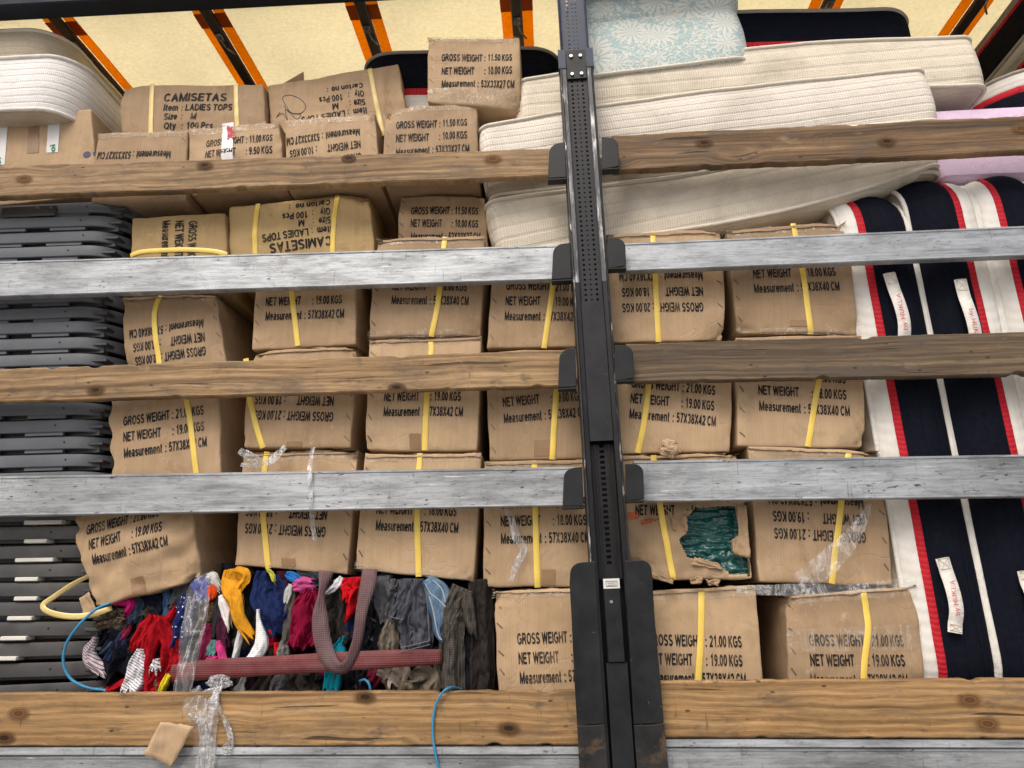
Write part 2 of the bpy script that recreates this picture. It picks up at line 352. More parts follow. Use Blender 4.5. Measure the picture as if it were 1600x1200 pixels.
def translucent(name, col, diff, amt, scale=60):
    t = NT(name); v = t.obj((1, 1, 1), 0)
    n = t.noise(v, scale, 5, 0.75); n2 = t.noise(v, 2.0, 4, 0.6)
    k = t.mix(1.0, t.ramp(n, (0.25, 0.80), (0.75, 1.12)), t.ramp(n2, (0.3, 0.86), (0.7, 1.08)), 'MULTIPLY')
    fib = t.noise(t.obj((1, 6, 1), 0), 26, 5, 0.7); k = t.mix(0.5, k, t.ramp(fib, (0.3, 0.82), (0.7, 1.12)), 'MULTIPLY')
    drt = t.ramp(t.noise(v, 13, 6, 0.7), (0.62, 1.0), (0.78, 0.78)); k = t.mix(1.0, k, drt, 'MULTIPLY')
    tl = t.new('BsdfTranslucent'); t.set(tl.inputs['Color'], t.mix(1.0, tuple(col) + (1,), k, 'MULTIPLY'))
    t.P(Base_Color=tuple(diff) + (1,), Roughness=0.55, Normal=t.bump(n, 0.3, 0.002))
    mx = t.new('MixShader'); mx.inputs[0].default_value = amt
    t.l.new(t.b.outputs[0], mx.inputs[1]); t.l.new(tl.outputs[0], mx.inputs[2]); t.l.new(mx.outputs[0], t.out.inputs[0])
    MATS[name] = t.m; return t.m

M_card = cardboard()
M_card2 = cardboard('cardboard_yellowish', (0.37, 0.255, 0.115), (0.47, 0.34, 0.17))
M_card_in = plain('cardboard_raw_edge', (0.36, 0.25, 0.15), 0.85, bump=0.5, bscale=60)
def ink_mat():
    t = NT('black_ink'); v = t.obj(); n = t.noise(v, 34, 5, 0.7); f = t.noise(v, 6, 3, 0.6)
    m = t.math('MULTIPLY', t.ramp(n, (0.50, 0.0), (0.66, 0.8)), t.ramp(f, (0.35, 0.25), (0.65, 1.0)))
    t.P(Base_Color=t.mix(m, (0.017, 0.016, 0.018, 1), (0.24, 0.165, 0.095, 1)), Roughness=0.75, Specular_IOR_Level=0.2); return t.m
M_ink = ink_mat()
M_blueink = plain('blue_ink', (0.02, 0.03, 0.09), 0.6)
M_redink = plain('red_ink', (0.5, 0.02, 0.04), 0.6)
M_greenink = plain('green_ink', (0.02, 0.22, 0.08), 0.6)
M_smear = plain('red_smear', (0.5, 0.12, 0.06), 0.8, var=0.3)
M_strap = plain('yellow_strap', (0.80, 0.58, 0.11), 0.38, var=0.10, bump=0.15, bscale=120)
M_strap_pale = plain('pale_yellow_strap', (0.72, 0.56, 0.22), 0.4, var=0.10, bump=0.15, bscale=120)
M_staple = plain('staple_steel', (0.16, 0.11, 0.08), 0.45, metal=0.5)
M_tape = film('clear_tape', 0.17, (0.72, 0.63, 0.52), 40)
M_tape_brown = plain('brown_tape', (0.27, 0.165, 0.085), 0.3, var=0.12, bump=0.2, bscale=50)
M_tape_white = plain('white_tape', (0.66, 0.66, 0.66), 0.4, var=0.05)
M_film = film('plastic_film', 0.12, (0.85, 0.86, 0.88), 32)
M_film_thick = film('bunched_film', 0.32, (0.66, 0.67, 0.70), 38)
WOODS = {
    'warm': wood('pine_weathered_warm', (0.13, 0.078, 0.036), (0.29, 0.185, 0.092), (0.43, 0.30, 0.165), 0.5),
    'brown': wood('pine_dark_brown', (0.065, 0.038, 0.018), (0.185, 0.112, 0.056), (0.30, 0.20, 0.11), 0.5),
    'grey': wood('pine_grey_brown', (0.04, 0.03, 0.02), (0.115, 0.082, 0.052), (0.20, 0.145, 0.088), 0.6),
    'light': wood('pine_honey', (0.20, 0.110, 0.042), (0.35, 0.212, 0.092), (0.45, 0.29, 0.14), 0.40)}
M_alu = alu('scuffed_aluminium', 0.43)
M_alu_dull = alu('dull_aluminium', 0.38)
M_post = steel('black_painted_steel', (0.007, 0.0075, 0.0085), (0.45, 0.45, 0.45), 0.72, 0.05, 0.4)
M_post_worn = steel('worn_steel_lip', (0.085, 0.09, 0.095), (0.40, 0.40, 0.40), 0.50, 0.14, 0.5)
M_post_edge = steel('chipped_edge', (0.02, 0.021, 0.023), (0.55, 0.55, 0.54), 0.56, 0.07, 0.45)
M_post_sky = steel('blue_black_steel', (0.022, 0.034, 0.06), (0.4, 0.42, 0.45), 0.75, 0.05, 0.35)  # bluish black: the sky's reflection is painted into the colour
M_strip = steel('grey_perforated_strip', (0.012, 0.013, 0.016), (0.3, 0.3, 0.3), 0.75, 0.05, 0.45)
M_plate = steel('black_socket_plate', (0.009, 0.010, 0.012), (0.4, 0.4, 0.4), 0.70, 0.08, 0.42)
M_plate_rust = steel('stained_black_plate', (0.015, 0.015, 0.015), (0.3, 0.27, 0.22), 0.72, 0.08, 0.5, rust=0.7)
M_black = plain('black_hollow', (0.006, 0.006, 0.007), 0.8)
M_bolt = plain('bolt_steel', (0.45, 0.45, 0.46), 0.35, metal=0.9)
M_white = plain('white_plastic', (0.62, 0.62, 0.60), 0.4)
M_tarp = translucent('cream_tarpaulin', (0.92, 0.78, 0.43), (0.68, 0.57, 0.33), 0.72, 70)
M_orange = translucent('orange_webbing', (1.0, 0.50, 0.03), (0.8, 0.34, 0.01), 0.9, 90)
M_orange_dark = translucent('doubled_orange_webbing', (0.5, 0.15, 0.015), (0.4, 0.12, 0.01), 0.6, 90)
M_bow = plain('dark_roof_bow', (0.025, 0.022, 0.022), 0.5, bump=0.2)
M_rail = steel('navy_rail', (0.007, 0.011, 0.018), (0.3, 0.32, 0.35), 0.85, 0.05, 0.5); M_rail.node_tree.nodes['Principled BSDF'].inputs['Specular IOR Level'].default_value = 0.2
M_cream = ticking('cream_ticking', (0.72, 0.67, 0.59), 0.38)
M_cream_b = ticking('cream_ticking_older', (0.71, 0.645, 0.53), 0.45, quilt=7.0)
M_tan = ticking('beige_ticking', (0.52, 0.45, 0.34), 0.5)
M_white_tick = ticking('white_ticking', (0.80, 0.79, 0.77), 0.30)
M_pipe_cream = fabric('cream_piping', (0.70, 0.65, 0.55), var=0.1)
M_pipe_white = fabric('white_piping', (0.72, 0.70, 0.65), var=0.15)
M_pipe_grey = fabric('grey_piping', (0.36, 0.34, 0.30), var=0.1)
M_pink = fabric('lavender_cover', (0.70, 0.55, 0.72), var=0.05)
M_ground = plain('yard_concrete', (0.30, 0.29, 0.275), 0.9, var=0.2)
M_curtain = plain('navy_curtain', (0.03, 0.05, 0.1), 0.55)
M_floor = plain('trailer_plywood', (0.08, 0.055, 0.035), 0.7)
M_cord = plain('blue_cord', (0.03, 0.22, 0.40), 0.55, var=0.25, bump=0.4, bscale=200)
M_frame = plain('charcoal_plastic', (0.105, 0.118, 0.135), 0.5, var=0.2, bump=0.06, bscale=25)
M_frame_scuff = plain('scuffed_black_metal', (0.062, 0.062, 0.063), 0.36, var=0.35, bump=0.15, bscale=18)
M_foam = plain('pale_spacer', (0.62, 0.61, 0.55), 0.7, var=0.1, bump=0.3)
M_bag = plain('dark_green_plastic', (0.012, 0.09, 0.085), 0.24, var=0.35, bump=0.35, bscale=70, spec=0.7)
def quilted_side():
    t = NT('quilted_grey_panel'); v = t.obj((1, 1, 1), 0); d = t.vor(v, 17, 'SMOOTH_F1'); n = t.noise(v, 8, 4)
    c = t.mix(1.0, (0.34, 0.30, 0.24, 1), t.ramp(n, (0.3, 0.85), (0.7, 1.12)), 'MULTIPLY')
    t.P(Base_Color=c, Roughness=0.9, Normal=t.bump(d, 0.9, -0.03)); return t.m
M_quilt = quilted_side()
def navy_band():
    t = NT('navy_ribbed_fabric'); v = t.obj((1, 1, 1), 0); z = t.wave(v, 7.0, 0.2, 'Z', 0); f = t.wave(v, 90, 0.3, 'Z', 0); n = t.noise(v, 60, 5, 0.7)
    c = t.ramp(n, (0.3, (0.004, 0.005, 0.010)), (0.75, (0.008, 0.010, 0.018)))
    fl = t.ramp(t.noise(t.obj((5, 5, 60), 2), 9, 2), (0.76, 0.0), (0.8, 0.35)); c = t.mix(fl, c, (0.12, 0.12, 0.14, 1))
    nb = t.bump(t.ramp(z, (0.0, 0.0), (0.12, 1.0)), 0.5, 0.004); nb = t.bump(f, 0.2, 0.001, nb)
    t.P(Base_Color=c, Roughness=0.9, Normal=nb, Specular_IOR_Level=0.08); return t.m
M_navy = navy_band()
def red_band():
    t = NT('red_ribbed_tape'); v = t.obj((1, 1, 1), 0); x, y, z = t.sep(v)[:3]; h = t.math('ADD', x, y); f = t.wave(t.comb(h, 0.0, 0.0), 20, 1.4, 'X', 1)
    c = t.ramp(t.noise(v, 40, 4), (0.3, (0.40, 0.012, 0.022)), (0.7, (0.52, 0.022, 0.035)))
    c = t.mix(0.5, c, t.ramp(f, (0.0, 0.55), (0.3, 1.05)), 'MULTIPLY')
    t.P(Base_Color=c, Roughness=0.75, Normal=t.bump(f, 0.5, 0.002), Specular_IOR_Level=0.2); return t.m
M_red = red_band()
def white_band():
    t = NT('white_waffle_fabric'); v = t.obj((1, 1, 1), 0); x, y, z = t.sep(v)[:3]; h = t.math('ADD', x, y)
    a = t.wave(t.comb(h, 0.0, 0.0), 9, 0.6, 'X', 1); b = t.wave(v, 16, 0.6, 'Z', 1); n = t.noise(v, 9, 5, 0.65)
    c = t.ramp(n, (0.35, (0.74, 0.73, 0.69)), (0.75, (0.60, 0.57, 0.50)))
    nb = t.bump(a, 0.3, 0.003); nb = t.bump(b, 0.3, 0.003, nb)
    t.P(Base_Color=c, Roughness=0.9, Normal=nb, Specular_IOR_Level=0.2); return t.m
M_whiteband = white_band()
def floral():
    t = NT('blue_floral_ticking'); v0 = t.obj((1, 1, 1), 0); x, y, z = t.sep(v0)[:3]
    v = t.comb(t.math('ADD', x, y), 0.0, t.math('MULTIPLY', z, 1.25)); sc = 7.5
    q = t.new('TexVoronoi', feature='F1'); t.set(q.inputs['Vector'], v); q.inputs['Scale'].default_value = sc; q.inputs['Randomness'].default_value = 0.75
    sub = t.new('VectorMath', operation='SUBTRACT'); ms = t.new('VectorMath', operation='SCALE'); t.set(ms.inputs[0], v); ms.inputs['Scale'].default_value = 1.0
    t.l.new(ms.outputs[0], sub.inputs[0]); t.l.new(q.outputs['Position'], sub.inputs[1]); d = t.sep(sub.outputs[0])
    ang = t.math('ARCTAN2', d[2], d[0]); rr = q.outputs['Distance']
    pet = t.math('SINE', t.math('MULTIPLY', ang, 13.0)); rad = t.math('ADD', 0.46, t.math('MULTIPLY', pet, 0.12))
    flower = t.math('LESS_THAN', rr, rad); ringm = t.math('MULTIPLY', t.math('GREATER_THAN', pet, -0.55), flower)
    core = t.math('LESS_THAN', rr, 0.13); ringc = t.math('LESS_THAN', rr, 0.17)
    leaf = t.math('GREATER_THAN', t.noise(t.obj((1, 1, 1.5), 0), 38, 2, 0.5, 2.5), 0.53)
    white = (0.66, 0.68, 0.62, 1); blue = (0.36, 0.49, 0.50, 1)
    c = t.mix(leaf, blue, white); c = t.mix(flower, c, blue); c = t.mix(ringm, c, white); c = t.mix(ringc, c, blue); c = t.mix(core, c, white)
    t.P(Base_Color=c, Roughness=0.7, Sheen_Weight=0.2, Normal=t.bump(t.noise(v0, 12, 4), 0.4, 0.015)); return t.m
M_floral = floral()
M_web = webbing('maroon_webbing', (0.15, 0.018, 0.022), (0.20, 0.070, 0.070))
M_web_grey = webbing('faded_maroon_webbing', (0.12, 0.055, 0.062), (0.18, 0.115, 0.118))

# ------------------------------------------------------------------ setting
g = MB(); g.add([(-60, -60, 0), (60, -60, 0), (60, 60, 0), (-60, 60, 0)], [(0, 1, 2, 3)])
tag(g.build('ground', M_ground, smooth=False), 'pale concrete yard the truck stands on', kind='structure')  # out of view; added to bounce daylight up onto the load

z_rail = P(300, 17, 0.05)[2]; ZR = z_rail + 0.11
trailer = empty('truck_trailer', (0, 1.2, 0.9), 'curtain-sided truck trailer with dark frame and cream tarpaulin roof', 'truck trailer')
ZF = P(900, 1119, .085)[2] - .004
b = MB(); b.box((-4.2, 0.06, ZF - .15), (4.2, 2.49, ZF)); b.build('floor', M_floor, trailer, smooth=False)
b = MB(); b.box((-4.2, 2.5, 1.06), (4.2, 2.53, ZR + .02)); b.build('far_curtain', M_curtain, trailer, smooth=False)
for sx in (-1, 1):
    b = MB(); b.box((sx * 4.2 - .03, 0.02, ZF + .002), (sx * 4.2 + .03, 2.49, ZR)); b.build('end_wall', M_curtain, trailer, smooth=False)  # trailer ends out of view, added so no light leaks in sideways
# top side rail
pa, pb = P(0, 33, 0.05), P(450, 9, 0.05); sl = (pb[2] - pa[2]) / (pb[0] - pa[0])
b = MB()
G = []
for X in (-4.2, 4.2):
    z0 = pa[2] + sl * (X - pa[0]); prof = [(-0.02, 0.0), (-0.024, 0.006), (-0.024, 0.045), (-0.012, 0.055), (-0.012, 0.13), (-0.03, 0.14), (-0.03, 0.22), (0.06, 0.22), (0.06, 0.05), (0.05, 0.0)]
    G.append([(X, y, z0 + z) for y, z in prof])
b.grid(G, closed_v=True, flip=True); b.build('cant_rail', M_rail, trailer, smooth=False)
# tarpaulin roof, sagging a little between bows
bows = [Pz(px, py, ZR - 0.03)[0] for px, py in ((-160, 40), (85, 31), (318, 14), (560, 0), (806, 0), (1052, 0), (1296, 4), (1535, 0), (1780, 0))]
step = (bows[-2] - bows[1]) / 6.0
xs = np.linspace(-4.2, 4.2, 169); ys = np.linspace(0.03, 2.5, 40); G = []
for X in xs:
    ph = ((X - bows[1]) / step) % 1.0
    G.append([(X, y, ZR + 0.012 - 0.012 * math.sin(math.pi * ph) + 0.003 * nz(X * 4, y * 4, 1)) for y in ys])
b = MB(); b.grid(G); roof = b.build('roof_tarpaulin', M_tarp, trailer)
for i, X in enumerate(bows):
    for s in (-1, 1):
        x0 = X + s * 0.021; x1 = X + s * 0.064
        b = MB(); b.box((min(x0, x1), 0.05, ZR - 0.010), (max(x0, x1), 2.45, ZR - 0.006)); st = b.build('orange_strap', M_orange, roof, smooth=False)
        b = MB(); yb = 0.17; b.box((min(x0, x1) - .001, yb, ZR - 0.0135), (max(x0, x1) + .001, yb + 0.075, ZR - 0.0105)); b.build('strap_patch', M_orange_dark, roof, smooth=False)
    b = MB(); b.box((X - 0.022, 0.03, ZR - 0.034), (X + 0.022, 2.47, ZR - 0.012), 0.004); bw = b.build('roof_bow', M_bow, trailer, smooth=False)
    b = MB(); b.box((X - 0.014, 0.25, ZR - 0.044), (X + 0.014, 0.29, ZR - 0.035), 0.003)
    b.tube([(X, 0.26, ZR - 0.045), (X + 0.01, 0.31, ZR - 0.055), (X + 0.035, 0.345, ZR - 0.06)], 0.004, 6); b.build('bracket', M_post_worn, bw, smooth=False)

# load further in, added to block roof light and keep the gaps dark
b = MB(); rr = random.Random(3)
for X in np.arange(-2.2, 2.2, 0.42):
    for k in range(4):
        z0 = ZF + .002 + k * 0.425
        y0 = 0.80 + rr.uniform(0, .1); b.box((X + .01, y0, z0 + .004), (X + .41, y0 + .57, z0 + .42), .004)
tag(b.build('stacked_cargo', M_card, smooth=False), 'dim mass of further cartons deep inside the trailer', 'cargo', kind='stuff')

# ------------------------------------------------------------------ slats
def slat(name, mat, tl, tr, br, bl, label, thick=0.028, rough=0.0, Y=0.0, seed=0, group=None, lipy=None):
    A, B, C, D = P(*tl, Y), P(*tr, Y), P(*br, Y), P(*bl, Y)
    if tl[0] < 0: k_ = (B[0] + 3.9) / (B[0] - A[0]); A = B + (A - B) * k_; D = C + (D - C) * k_       # runs on to the next pillar
    else: k_ = (3.9 - A[0]) / (B[0] - A[0]); B = A + (B - A) * k_; C = D + (C - D) * k_
    n = 560 if rough else 160; G = []
    be = 0.004 if rough else 0.0025
    for i in range(n + 1):
        u = i / n; T = A + (B - A) * u; Bo = D + (C - D) * u; X = T[0]
        j1 = rough * (nz(X * 5, 0, seed) * .6 + nz(X * 22, 3, seed) * .4); j2 = rough * (nz(X * 5, 7, seed) * .6 + nz(X * 22, 9, seed) * .4)
        jy = rough * .5 * nz(X * 3, 5, seed)
        if rough:
            q1, q2 = nz(X * 14, 21, seed), nz(X * 14, 41, seed)
            if q1 > .30: j1 -= .022 * (q1 - .30)
            if q2 > .30: j2 += .022 * (q2 - .30)
            j1 += rough * .25 * nz(X * 80, 3, seed); j2 += rough * .25 * nz(X * 80, 13, seed)
        zt, zb = T[2] + j1, Bo[2] + j2; y0, y1 = Y + jy, Y + thick
        if not rough:
            dnt = .0015 * max(0, nz(X * 4, 2, seed)); G.append([(X, y0 + be, zt), (X, y0 - .001, zt - be), (X, y0 - .001, zt - .007), (X, y0 + .0012 + dnt, zt - .009), (X, y0 + .0012 + dnt, zb + .007), (X, y0 - .0008, zb + .005), (X, y0 - .0008, zb + be), (X, y0 + be, zb), (X, y1, zb), (X, y1, zt)]); continue
        G.append([(X, y0 + be, zt), (X, y0, zt - be), (X, y0, (zt * 2 + zb) / 3), (X, y0, (zt + 2 * zb) / 3), (X, y0, zb + be), (X, y0 + be, zb), (X, y1, zb), (X, y1, zt)])
    b = MB(); b.grid(G, closed_v=True, flip=True)
    k = len(G[0]); b.F.append(tuple(range(k))); b.F.append(tuple(n * k + i for i in reversed(range(k))))
    o = b.build(name, mat, smooth=False); tag(o, label, 'slat' if 'slat' in name else 'plank', group)
    return o
GS = 'side slats slotted into the pillar'
slat('wooden_slat', WOODS['warm'], (-60, 261), (872, 231), (872, 274), (-60, 310), 'weathered warm brown wooden slat below the top cartons, left of the black pillar', rough=.005, seed=1, group=GS)
slat('aluminium_slat', M_alu, (-60, 410), (880, 382), (880, 436), (-60, 465), 'scuffed silver aluminium slat left of pillar, second bar from the top', seed=2, group=GS)
slat('wooden_slat', WOODS['warm'], (-60, 578), (890, 546), (890, 603), (-60, 630), 'orange brown wooden slat left of the pillar, middle of the left bars', rough=.004, seed=3, group=GS)
slat('aluminium_slat', M_alu, (-60, 745), (897, 729), (897, 790), (-60, 808), 'scuffed silver aluminium slat left of pillar with clear string tied round it', seed=4, group=GS)
slat('wooden_slat', WOODS['light'], (-60, 1084), (915, 1079), (915, 1165), (-60, 1166.5), 'broad honey coloured plank under the clothes with plastic film hanging over it', rough=.003, seed=5, group=GS)
slat('wooden_slat', WOODS['brown'], (955, 211), (1660, 177), (1660, 233), (955, 267), 'dark brown wooden slat right of pillar across the cream mattresses', rough=.005, seed=6, group=GS)
slat('aluminium_slat', M_alu, (965, 380), (1660, 350), (1660, 397), (965, 424), 'scuffed silver aluminium slat right of pillar, upper one of the two', seed=7, group=GS)
slat('wooden_slat', WOODS['grey'], (978, 537), (1660, 516), (1660, 584), (978, 597), 'greyed dark wooden slat right of the pillar with swirling grain', rough=.004, seed=8, group=GS)
slat('aluminium_slat', M_alu, (990, 720), (1660, 709), (1660, 776), (990, 784), 'scuffed silver aluminium slat right of pillar above the torn carton', seed=9, group=GS)
slat('wooden_slat', WOODS['light'], (1020, 1064), (1660, 1060), (1660, 1154), (1020, 1153), 'broad honey coloured plank at the bottom right with two knots', rough=.003, seed=10, group=GS)
def bottom_board(tl, tr, br, bl, label, seed):
    o = slat('aluminium_slat', M_alu_dull, (tl[0], tl[1] + 13), (tr[0], tr[1] + 13), br, bl, label, seed=seed, group=GS)
    A, B, C, D = P(*tl, -.004), P(*tr, -.004), P(tr[0], tr[1] + 13, -.004), P(tl[0], tl[1] + 13, -.004)
    if tl[0] < 0: k_ = (B[0] + 3.9) / (B[0] - A[0]); A = B + (A - B) * k_; D = C + (D - C) * k_
    else: k_ = (3.9 - A[0]) / (B[0] - A[0]); B = A + (B - A) * k_; C = D + (C - D) * k_
    b = MB(); V = []
    for p, q in ((A, D), (B, C)): V += [(p[0], .028, p[2] - .001), (p[0], -.004, p[2] - .001), (q[0], -.006, q[2] + .003), (q[0], -.003, q[2] + .0005), (q[0], .028, q[2] + .0005)]
    b.add(V, [(0, 1, 6, 5), (1, 2, 7, 6), (2, 3, 8, 7), (3, 4, 9, 8), (4, 0, 5, 9), (0, 4, 3, 2, 1), (5, 6, 7, 8, 9)])
    b.build('top_lip', M_alu, o, smooth=False)
bottom_board((-60, 1168), (920, 1166.5), (935, 1290), (-60, 1300), 'dull grey aluminium drop board at the bottom left below the plank', 11)
bottom_board((1025, 1155), (1660, 1156.5), (1660, 1290), (1035, 1290), 'dull grey aluminium drop board at the bottom right below the plank', 12)

# knots in the planks: each a small disc set in the face, grain running round it
def knot_mat(name, core, ring):
    t = NT(name); tc = t.new('TexCoord'); v = tc.outputs['Object']; x, y, z = t.sep(v)[:3]
    r = t.math('SQRT', t.math('ADD', t.math('POWER', t.math('MULTIPLY', x, .55), 2.0), t.math('POWER', z, 2.0)))
    r = t.math('ADD', r, t.math('MULTIPLY', t.math('SUBTRACT', t.noise(v, 40, 3), 0.5), .010))
    w_ = t.math('SINE', t.math('MULTIPLY', r, 900.0))
    c = t.mix(t.ramp(r, (0.004, 0.0), (0.012, 1.0)), core + (1,), ring + (1,)); c = t.mix(0.6, c, t.ramp(w_, (0.2, 0.55), (0.9, 1.15)), 'MULTIPLY')
    t.P(Base_Color=c, Roughness=0.7, Specular_IOR_Level=0.2)
    tr = t.new('BsdfTransparent'); mx = t.new('MixShader'); t.set(mx.inputs[0], t.ramp(r, (0.009, 1.0), (0.021, 0.0)))
    t.l.new(tr.outputs[0], mx.inputs[1]); t.l.new(t.b.outputs[0], mx.inputs[2]); t.l.new(mx.outputs[0], t.out.inputs[0]); return t.m
M_knot = knot_mat('dark_knot', (.028, .013, .007), (.13, .068, .028)); M_knot_red = knot_mat('reddish_knot', (.12, .05, .022), (.20, .11, .045))
SL = {o['label']: o for o in COL.objects if o.get('category') == 'slat'}
def knots(key, spots):
    o = [v for k, v in SL.items() if key in k][0]
    for px, py, sc, m in spots:
        c = P(px, py, 0.0); V = [(sc * .040 * math.cos(a), 0, sc * .022 * math.sin(a)) for a in np.linspace(0, 2 * math.pi, 20, endpoint=False)]
        me = bpy.data.meshes.new('knot'); me.from_pydata(V, [], [tuple(range(20))]); me.materials.append(m)
        k = bpy.data.objects.new('knot', me); link(k, o); k.location = (c[0] - o.location.x, -.0038 - o.location.y, c[2] - o.location.z); LOC[k.name] = LOC[o.name]
knots('under the clothes', [(795, 1138, 1.3, M_knot), (571, 1089, 1.0, M_knot), (8, 1153, .9, M_knot), (30, 1115, .9, M_knot_red)])
knots('at the bottom right', [(1514, 1094, 1.0, M_knot_red), (1542, 1131, 1.2, M_knot_red)])
knots('below the top cartons', [(38, 280, 1.0, M_knot_red), (320, 259, .9, M_knot), (770, 249, .9, M_knot_red), (545, 248, .7, M_knot)])
knots('across the cream mattresses', [(1100, 224, .9, M_knot), (1385, 222, 1.0, M_knot), (1595, 202, 1.0, M_knot_red)])
knots('middle of the left bars', [(620, 606, .8, M_knot), (150, 610, .9, M_knot)])

# ------------------------------------------------------------------ pillar
def make_pillar():
    YP = -0.035
    O = P(976, 1215, YP); Tp = P(912.5, 280, YP); ax = Tp - O; ax = ax / np.linalg.norm(ax)
    s_ = np.array([1.0, 0, 0]); s_ = s_ - ax * np.dot(s_, ax); s_ /= np.linalg.norm(s_); nr = np.cross(ax, s_) * -1   # nr points into the trailer
    if nr[1] < 0: nr = -nr
    W = lambda s, t, d: O + s_ * s + ax * t + nr * d
    def tt(py):                              # height along the pillar for an image row
        best = None
        lo, hi = -0.5, 3.5
        for _ in range(50):
            mid = (lo + hi) / 2; p = W(0, mid, 0) - CAM; yy = 600 - F_PX * np.dot(p, _up) / np.dot(p, _fw)
            if yy > py: lo = mid
            else: hi = mid
        return lo
    def so(px, py, d=0.0):                   # offset across the pillar for an image point
        t = tt(py); p = W(0, t, d) - CAM; xx = 800 + F_PX * np.dot(p, _rt) / np.dot(p, _fw)
        return (px - xx) * np.dot(p, _fw) / F_PX
    root = empty('slat_pillar', W(0, 0, 0), 'tall black steel pillar with perforated strip holding the slat ends', 'pillar')
    def prism(prof, t0, t1, name, mat, parent=root, n=24, jit=0.0, smooth=False):
        G = [[W(s, t0 + (t1 - t0) * i / n, d) for s, d in prof] for i in range(n + 1)]
        b = MB(); b.grid(G, closed_v=True); k = len(prof)
        b.F.append(tuple(reversed(range(k)))); b.F.append(tuple(n * k + i for i in range(k)))
        return b.build(name, mat, parent, smooth=smooth)
    tb, tc = tt(1260), tt(80)
    hw = 0.0575
    for s in (-1, 1):
        f = prism([(s * hw, 0.075), (s * hw, 0.006), (s * (hw - .003), 0.002), (s * (hw - .006), 0.002), (s * (hw - .006), 0.075)], tb, tc, 'side_flange', M_post)
        prism([(s * (hw - .0005), 0.0055), (s * (hw - .002), -.001), (s * (hw - .006), -.002), (s * (hw - .008), 0.001), (s * (hw - .008), 0.006)], tb, tc, 'edge', M_post_edge, f)
        prism([(s * (hw - .0085), 0.004), (s * (hw - .0085), -.0008), (s * (hw - .021), .0002), (s * (hw - .0225), 0.003), (s * (hw - .0225), 0.018), (s * (hw - .0085), 0.018)], tt(440), tc, 'lip', M_post_worn, root)
        prism([(s * (hw - .0085), 0.004), (s * (hw - .0085), -.0008), (s * (hw - .021), .0002), (s * (hw - .0225), 0.003), (s * (hw - .0225), 0.018), (s * (hw - .0085), 0.018)], tb, tt(440) - .001, 'lip', M_post, root)
    prism([(-.0515, .0735), (-.0515, .068), (.0515, .068), (.0515, .0735)], tb, tc, 'back_web', M_post)
    def perforated(t0, t1, cols, pitch, half, d, name, mat, rs, thick=0.003):
        n = int((t1 - t0) / pitch); b = MB(); edges = [-half] + [(cols[i] + cols[i + 1]) / 2 for i in range(len(cols) - 1)] + [half]
        for i in range(n):
            ta, tz = t0 + i * pitch, t0 + (i + 1) * pitch; tm = (ta + tz) / 2
            for c, cx in enumerate(cols):
                x0, x1 = edges[c], edges[c + 1]; r = rs[c]
                out = [(x0, ta), (cx, ta), (x1, ta), (x1, tm), (x1, tz), (cx, tz), (x0, tz), (x0, tm)]
                inn = [(cx + r * math.cos(q), tm + r * math.sin(q)) for q in [math.radians(225 + 45 * k) for k in range(8)]]
                V = [W(p, q, d) for p, q in out] + [W(p, q, d) for p, q in inn] + [W(p, q, d + thick) for p, q in inn]
                F = [(k, (k + 1) % 8, 8 + (k + 1) % 8, 8 + k) for k in range(8)] + [(8 + k, 8 + (k + 1) % 8, 16 + (k + 1) % 8, 16 + k) for k in range(8)]
                b.add(V, F)
        return b.build(name, mat, root, smooth=False)
    perforated(tt(470), tt(118), [-.018, 0.0, .018], .0172, .0345, .012, 'perforated_strip', M_strip, [.0042, .003, .0042])
    perforated(tt(79), tt(-60), [-.018, 0.0, .012], .0172, .043, .02, 'upper_strip', M_post_sky, [.0048, .0028, .0028])
    for s in (-1, 1):
        prism([(s * .049, .05), (s * .049, .008), (s * .046, .004), (s * .0432, .006), (s * .0432, .05)], tt(79), tt(-60), 'upper_flange', M_post_sky)
    # collar with bolts
    cl = prism([(-.033, .016), (-.033, .004), (.033, .004), (.033, .016)], tt(121), tt(77), 'collar', M_strip, n=2)
    for s in (-1, 1):
        prism([(s * .0605, .03), (s * .0605, -.003), (s * .036, -.003), (s * .036, .03)], tt(106), tt(77), 'collar_ear', M_post_sky, n=2)
        for py in (87, 115):
            c = W(s * .016, tt(py), .004); b = MB(); b.tube([c, c - nr * .006], .006, 8); b.build('bolt', M_bolt, cl, smooth=False)
    # smooth cover, recessed channel with square holes
    prism([(-.0345, .014), (-.0345, .005), (.0345, .005), (.0345, .014)], tt(688), tt(471), 'cover_plate', M_strip, n=4)
    b = MB(); d = .03
    for (x0, x1) in ((-.035, -.007), (.007, .035)):
        b.grid([[W(x0, t, d), W(x1, t, d)] for t in np.linspace(tt(905), tt(692), 8)])
    t0, t1 = tt(885), tt(692); n = 22; pt = (t1 - t0) / n
    for i in range(n):
        ta = t0 + i * pt
        b.grid([[W(-.007, ta, d), W(.007, ta, d)], [W(-.007, ta + pt * .45, d), W(.007, ta + pt * .45, d)]])
    b.grid([[W(-.007, tt(905), d), W(.007, tt(905), d)], [W(-.007, t0, d), W(.007, t0, d)]])
    b.build('slotted_channel', M_post, root, smooth=False)
    for s in (-1, 1):
        prism([(s * .018, .029), (s * .018, .022), (s * .022, .022), (s * .022, .029)], tt(905), tt(692), 'guide_rib', M_post, n=2)
    # latch
    prism([(-.0235, .02), (-.0235, .001), (-.021, -.002), (.021, -.002), (.0235, .001), (.0235, .02)], tt(1034), tt(920), 'latch_handle', M_plate, n=6)
    prism([(-.0285, .024), (-.0285, .004), (.0285, .004), (.0285, .024)], tb, tt(1036), 'latch_base', M_plate, n=6)
